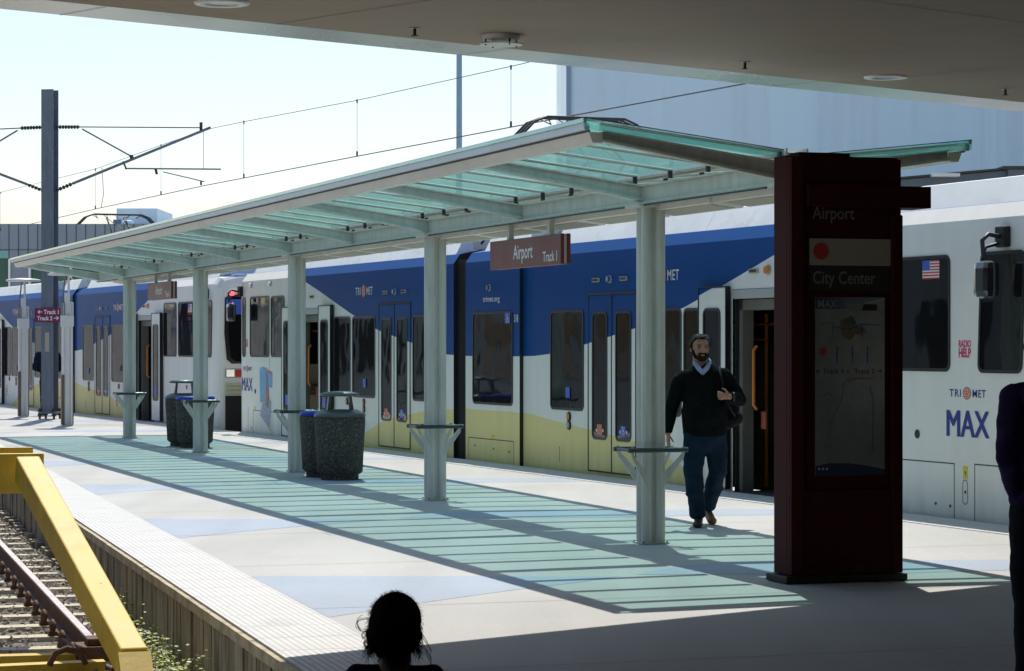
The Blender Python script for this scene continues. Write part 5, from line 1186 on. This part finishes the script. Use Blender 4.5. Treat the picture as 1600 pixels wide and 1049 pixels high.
for sx in (-1, 1):
    o_ = V3(-.035, 0, 0)
    b.add([o_ + V3(sx*.005, -.115, 1.405), o_ + V3(sx*.055, -.085, 1.455), o_ + V3(sx*.088, -.02, 1.515), o_ + V3(sx*.080, -.03, 1.54), o_ + V3(sx*.045, -.088, 1.51), o_ + V3(sx*.0, -.108, 1.455)], [(0, 1, 2, 3, 4, 5)], 'shirt')
    b.add([o_ + V3(sx*.088, -.02, 1.515), o_ + V3(sx*.075, .065, 1.53), o_ + V3(sx*.0, .09, 1.54), o_ + V3(sx*.0, .085, 1.565), o_ + V3(sx*.068, .058, 1.56), o_ + V3(sx*.080, -.03, 1.54)], [(0, 1, 2, 3, 4, 5)], 'shirt')
cl = b.build('shirt_collar', mn, fix=False); md = cl.modifiers.new('s', 'SOLIDIFY'); md.thickness = .008; md.offset = 0
b = MB(); b.tube([V3(.245, -.185, 1.205)+V3(math.cos(a)*.0, math.cos(a)*.036-.005, math.sin(a)*.036) for a in [k*.524 for k in range(13)]], .008, 'darkmetal', 6); b.tube([(.246, -.232, 1.205), (.246, -.224, 1.205)], .018, 'chrome', 12); b.build('wristwatch', mn)
bg_ = thing('shoulder_bag', "black shoulder bag behind the walking man's left arm", 'bag', (1.80, 23.5, .004))
organic('bag_body', [('c', (.25, .18, 1.06), (.23, .18, .98), .085, .09, 14, .6, V3(1, 0, 0)), ('c', (.17, .20, 1.0), (.29, .17, 1.0), .075, .075)], 'bag', bg_, .012, 4, .012)
b = MB(); b.tube([(.20, .19, 1.10), (.15, .13, 1.42), (.135, .04, 1.477), (.125, -.06, 1.44), (.14, -.135, 1.36), (.165, -.18, 1.24), (.20, -.16, 1.12), (.27, .02, 1.03), (.28, .12, 1.02)], .013, 'bag', 6); b.build('strap', bg_)

# --- child in front, seen from behind ---------------------------------
ch = thing('person', 'small curly-haired child seen from behind at the bottom edge', 'person', (-.283, 6.12, .004))
cs = .68; hcc = V3(0, .0, 1.028)
hp2, HP2 = head_parts(hcc, cs, V3(0, 1, 0))
parts = hp2 + [('c', (0, 0, .96), (0, .0, .88), .029, .036), ('c', (-.08, 0, .88), (.08, 0, .88), .034, .034), ('c', (0, 0, .88), (0, 0, .78), .05, .08, 16, .75), ('c', (0, 0, .80), (0, 0, .50), .085, .095, 16, .75), ('c', (-.05, 0, .50), (-.055, 0, .27), .062, .045), ('c', (-.055, 0, .27), (-.055, .0, .05), .044, .03), ('c', (.05, 0, .50), (.055, 0, .27), .062, .045), ('c', (.055, 0, .27), (.055, 0, .05), .044, .03),
    ('c', (-.095, 0, .875), (-.13, .0, .66), .028, .026), ('c', (-.135, 0, .64), (-.14, .05, .49), .025, .018), ('c', (.095, 0, .875), (.13, .0, .66), .028, .026), ('c', (.135, 0, .64), (.14, .05, .49), .025, .018)]
hand(parts, (-.14, .05, .485), (0, .15, -1), (0, 1, .1), (1, 0, 0), .6, .3); hand(parts, (.14, .05, .485), (0, .15, -1), (0, 1, .1), (-1, 0, 0), .6, .3)
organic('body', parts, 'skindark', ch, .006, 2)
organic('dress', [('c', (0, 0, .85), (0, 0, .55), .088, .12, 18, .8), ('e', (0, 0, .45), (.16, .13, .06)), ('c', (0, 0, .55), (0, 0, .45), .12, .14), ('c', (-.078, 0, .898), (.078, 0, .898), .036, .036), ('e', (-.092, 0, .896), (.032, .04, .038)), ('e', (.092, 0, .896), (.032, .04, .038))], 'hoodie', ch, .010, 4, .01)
shoe('shoe', 'shoedk', ch, (-.055, -.03, 0), (0, 1, 0), .16, .034); shoe('shoe', 'shoedk', ch, (.055, -.03, 0), (0, 1, 0), .16, .034)
organic('hair', [('e', HP2(0, -.020, .022), (.064, .070, .066)), ('e', HP2(0, -.045, -.030), (.060, .046, .044)), ('e', HP2(-.02, -.05, .0), (.052, .048, .058)), ('e', HP2(.052, -.02, -.040), (.022, .030, .028)), ('e', HP2(-.050, -.02, -.045), (.022, .030, .026)), ('e', HP2(.03, -.03, .075), (.022, .03, .022)), ('e', HP2(-.045, -.03, .055), (.02, .03, .022)), ('e', HP2(.068, -.03, .02), (.018, .03, .022)), ('e', HP2(-.082, -.02, -.030), (.016, .024, .020)), ('e', HP2(-.070, -.02, -.065), (.020, .024, .018)), ('e', HP2(.078, -.02, -.035), (.014, .022, .022)), ('e', HP2(.064, -.02, -.066), (.016, .022, .016)), ('e', HP2(-.040, -.03, -.088), (.022, .026, .022)), ('e', HP2(.038, -.03, -.088), (.020, .026, .022)), ('e', HP2(0, -.04, -.085), (.03, .03, .026))], 'hairblk', ch, .0045, 1, .012)
b = MB(); rc = random.Random(5)
def strand(p, out, L, n, rad, curl, drop):
    tang = out.cross(V3(0, 0, 1)).normalized(); ph = rc.uniform(0, 6.28); turn = rc.uniform(.5, 1.0)*rc.choice((-1, 1)); q = []
    for j in range(n+1):
        u = j/n; th = ph + j*turn
        q.append(p + out*(L*u + curl*math.sin(th)*u) + tang*curl*math.cos(th)*u + V3(0, 0, -drop*u**1.4 + curl*.7*math.sin(th*1.3)*u))
    b.tube(q, [rad*(1 - .5*j/n) for j in range(n+1)], 'hairblk', 3, cap=False)
for k in range(1500):        # short fuzz all over the cap
    a_ = rc.uniform(0, 2*math.pi); el = rc.uniform(-.75, 1.5); d_ = V3(math.cos(a_)*math.cos(el), math.sin(a_)*math.cos(el), math.sin(el))
    p = hcc + V3(d_.x*.060, -.012 + d_.y*.066, .015 + d_.z*.062); strand(p, d_, rc.uniform(.004, .011), 5, .00045, .003, .002)
for k in range(900):         # longer loose curls round the sides and the nape
    a_ = rc.choice((rc.gauss(math.pi, .55), rc.gauss(0, .5), rc.gauss(-math.pi/2, .8))); z_ = rc.uniform(-.060, .012); p = hcc + V3(math.cos(a_)*.054, -.015 + math.sin(a_)*.056, z_)
    strand(p, V3(math.cos(a_), math.sin(a_)*.7, -.15).normalized(), rc.uniform(.006, .024) if math.cos(a_) < 0 else rc.uniform(.003, .014), 9, .0006, .0055, rc.uniform(.004, .03))
for cx_, cz_, rr_ in ((-.074, .006, .019), (-.070, -.022, .011), (-.066, -.042, .010), (.060, -.03, .006)):
    for t_ in range(7):
        w1, w2 = rc.uniform(.75, 1.05), rc.uniform(.6, 1.0); p0_ = rc.uniform(0, 6.28); q = [hcc + V3(cx_ + rr_*w1*math.cos(j*.40+p0_)*(1+.1*math.sin(j+t_)), -.02 + .002*t_, cz_ + rr_*w2*math.sin(j*.40+p0_) - .0006*j) for j in range(rc.randint(8, 14))]; b.tube(q, .00045, 'hairblk', 4, cap=False)
for k in range(260):         # hair over the nape
    x_ = rc.gauss(0, .026); strand(hcc + V3(x_, -.052, rc.uniform(-.06, -.03)), V3(x_*4, -1, -.3).normalized(), rc.uniform(.002, .012), 8, .0006, .004, rc.uniform(.02, .055))
for k in range(16):          # flyaways on the right
    z_ = rc.uniform(-.05, .0); q = [hcc + V3(.056 + .0055*j, -.02, z_ - .004*j - .0007*j*j + .0025*math.sin(j*.8+k)) for j in range(7)]; b.tube(q, .0004, 'hairblk', 3, cap=False)
b.build('curls', ch, fix=False)

ch.scale = (1, 1, .988)

# --- adult at the right edge ------------------------------------------
ad = thing('person', 'adult in a dark purple jacket cut off by the right edge, in deep shade', 'person', (2.565, 12.2, .004))
hp3, HP3 = head_parts(V3(.02, .03, 1.70), 1.0, V3(.8, .5, -.1))
parts = hp3 + [('c', (0, .02, 1.56), (0, .02, 1.35), .06, .10), ('c', (0, .02, 1.30), (0, .02, .95), .15, .14), ('c', (-.15, 0, 1.40), (-.165, 0, 1.12), .05, .042), ('c', (-.165, 0, 1.12), (-.10, .2, 1.0), .036, .028), ('c', (.17, .05, 1.40), (.2, .08, 1.12), .05, .042), ('c', (.2, .08, 1.12), (.15, .26, .98), .036, .028), ('c', (-.06, 0, .9), (-.08, .0, .48), .08, .055), ('c', (-.08, .0, .48), (-.09, -.08, .08), .05, .035), ('c', (.06, 0, .9), (.09, .06, .48), .08, .055), ('c', (.09, .06, .48), (.08, .16, .08), .05, .035)]
hand(parts, (-.10, .2, 1.0), (.3, 1, -.3), (-.2, .1, 1), (1, 0, 0), 1, .5); hand(parts, (.15, .26, .98), (.3, 1, -.3), (-.2, .1, 1), (1, 0, 0), 1, .5)
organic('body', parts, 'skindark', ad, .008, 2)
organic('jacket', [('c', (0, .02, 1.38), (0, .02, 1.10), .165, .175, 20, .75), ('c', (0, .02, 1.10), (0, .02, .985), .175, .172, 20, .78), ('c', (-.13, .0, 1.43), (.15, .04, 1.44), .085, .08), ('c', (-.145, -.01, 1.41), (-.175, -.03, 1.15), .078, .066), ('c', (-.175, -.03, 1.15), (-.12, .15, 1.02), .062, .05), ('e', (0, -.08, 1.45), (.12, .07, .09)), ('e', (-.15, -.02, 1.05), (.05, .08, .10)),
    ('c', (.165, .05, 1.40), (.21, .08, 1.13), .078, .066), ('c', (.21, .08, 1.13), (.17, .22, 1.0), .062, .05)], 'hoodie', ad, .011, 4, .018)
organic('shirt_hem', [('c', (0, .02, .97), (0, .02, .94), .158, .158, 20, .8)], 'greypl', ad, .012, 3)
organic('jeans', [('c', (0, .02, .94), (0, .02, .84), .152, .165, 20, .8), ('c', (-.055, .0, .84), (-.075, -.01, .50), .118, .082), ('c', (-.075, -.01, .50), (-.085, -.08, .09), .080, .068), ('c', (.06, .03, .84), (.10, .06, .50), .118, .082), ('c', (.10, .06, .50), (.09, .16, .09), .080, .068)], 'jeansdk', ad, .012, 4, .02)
shoe('shoe', 'shoedk', ad, (-.09, -.14, 0), (.2, 1, 0)); shoe('shoe', 'shoedk', ad, (.08, .10, 0), (.2, 1, 0))
organic('hair', [('e', HP3(0, -.025, .04), (.09, .095, .09)), ('e', HP3(0, -.06, -.03), (.07, .05, .06))], 'hairblk', ad, .008, 3, .006)

# --- person half hidden by the overhead line pole ----------------------
fpn = thing('person', 'person in a dark navy jacket half hidden behind the overhead line pole', 'person', (-11.0, 59.9, .004))
hp4, HP4 = head_parts(V3(.0, .02, 1.72), 1.0, V3(0, 1, -.1))
parts = hp4 + [('c', (0, .0, 1.56), (0, .0, .95), .11, .13), ('c', (-.22, 0, 1.42), (-.29, 0, 1.12), .05, .042), ('c', (-.29, 0, 1.12), (-.2, .2, 1.05), .036, .028), ('c', (.22, 0, 1.42), (.29, 0, 1.12), .05, .042), ('c', (.29, 0, 1.12), (.2, .2, 1.05), .036, .028), ('c', (-.08, 0, .9), (-.10, 0, .08), .08, .04), ('c', (.08, 0, .9), (.12, 0, .08), .08, .04)]
hand(parts, (-.2, .2, 1.05), (.4, 1, 0), (0, 0, 1), (1, 0, 0), 1, .5); hand(parts, (.2, .2, 1.05), (-.4, 1, 0), (0, 0, 1), (-1, 0, 0), 1, .5)
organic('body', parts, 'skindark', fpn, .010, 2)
organic('jacket', [('c', (0, 0, 1.38), (0, 0, 1.0), .19, .19, 18, .75), ('c', (-.2, 0, 1.43), (.2, 0, 1.43), .09, .09), ('c', (-.22, 0, 1.40), (-.285, -.01, 1.12), .095, .085), ('c', (-.285, 0, 1.12), (-.2, .18, 1.05), .078, .05), ('c', (.22, 0, 1.40), (.285, -.01, 1.12), .095, .085), ('c', (.285, 0, 1.12), (.2, .18, 1.05), .078, .05)], 'navyj', fpn, .014, 4, .02)
organic('trousers', [('c', (0, 0, .98), (0, 0, .86), .16, .17, 18, .78), ('c', (-.085, 0, .86), (-.105, 0, .10), .11, .072), ('c', (.085, 0, .86), (.165, 0, .10), .11, .078)], 'jeansdk', fpn, .014, 4, .02)
shoe('shoe', 'shoedk', fpn, (-.1, -.05, 0), (-.1, 1, 0)); shoe('shoe', 'shoedk', fpn, (.165, -.05, 0), (.1, 1, 0))
organic('hair', [('e', HP4(0, -.02, .035), (.088, .10, .09)), ('e', HP4(0, -.05, -.03), (.07, .05, .05))], 'hair', fpn, .008, 3)

dk = thing('dark_reflection_wall', 'unseen dark wall added across the left track to darken the window reflections', 'building', P3(TA - TN*13 + TT*-4, -.66), math.atan2(TT.y, TT.x))  # added out of view so the car windows mirror something dark
b = MB(); b.box((0, -.2, 0), (74, .3, 4.6), 'annex'); b.build('wall_face', dk)
b = MB()
for k in range(18): b.box((k*4+.6, -.22, 1.4), (k*4+3.2, -.201, 3.1), 'window')
b.build('opening', dk)
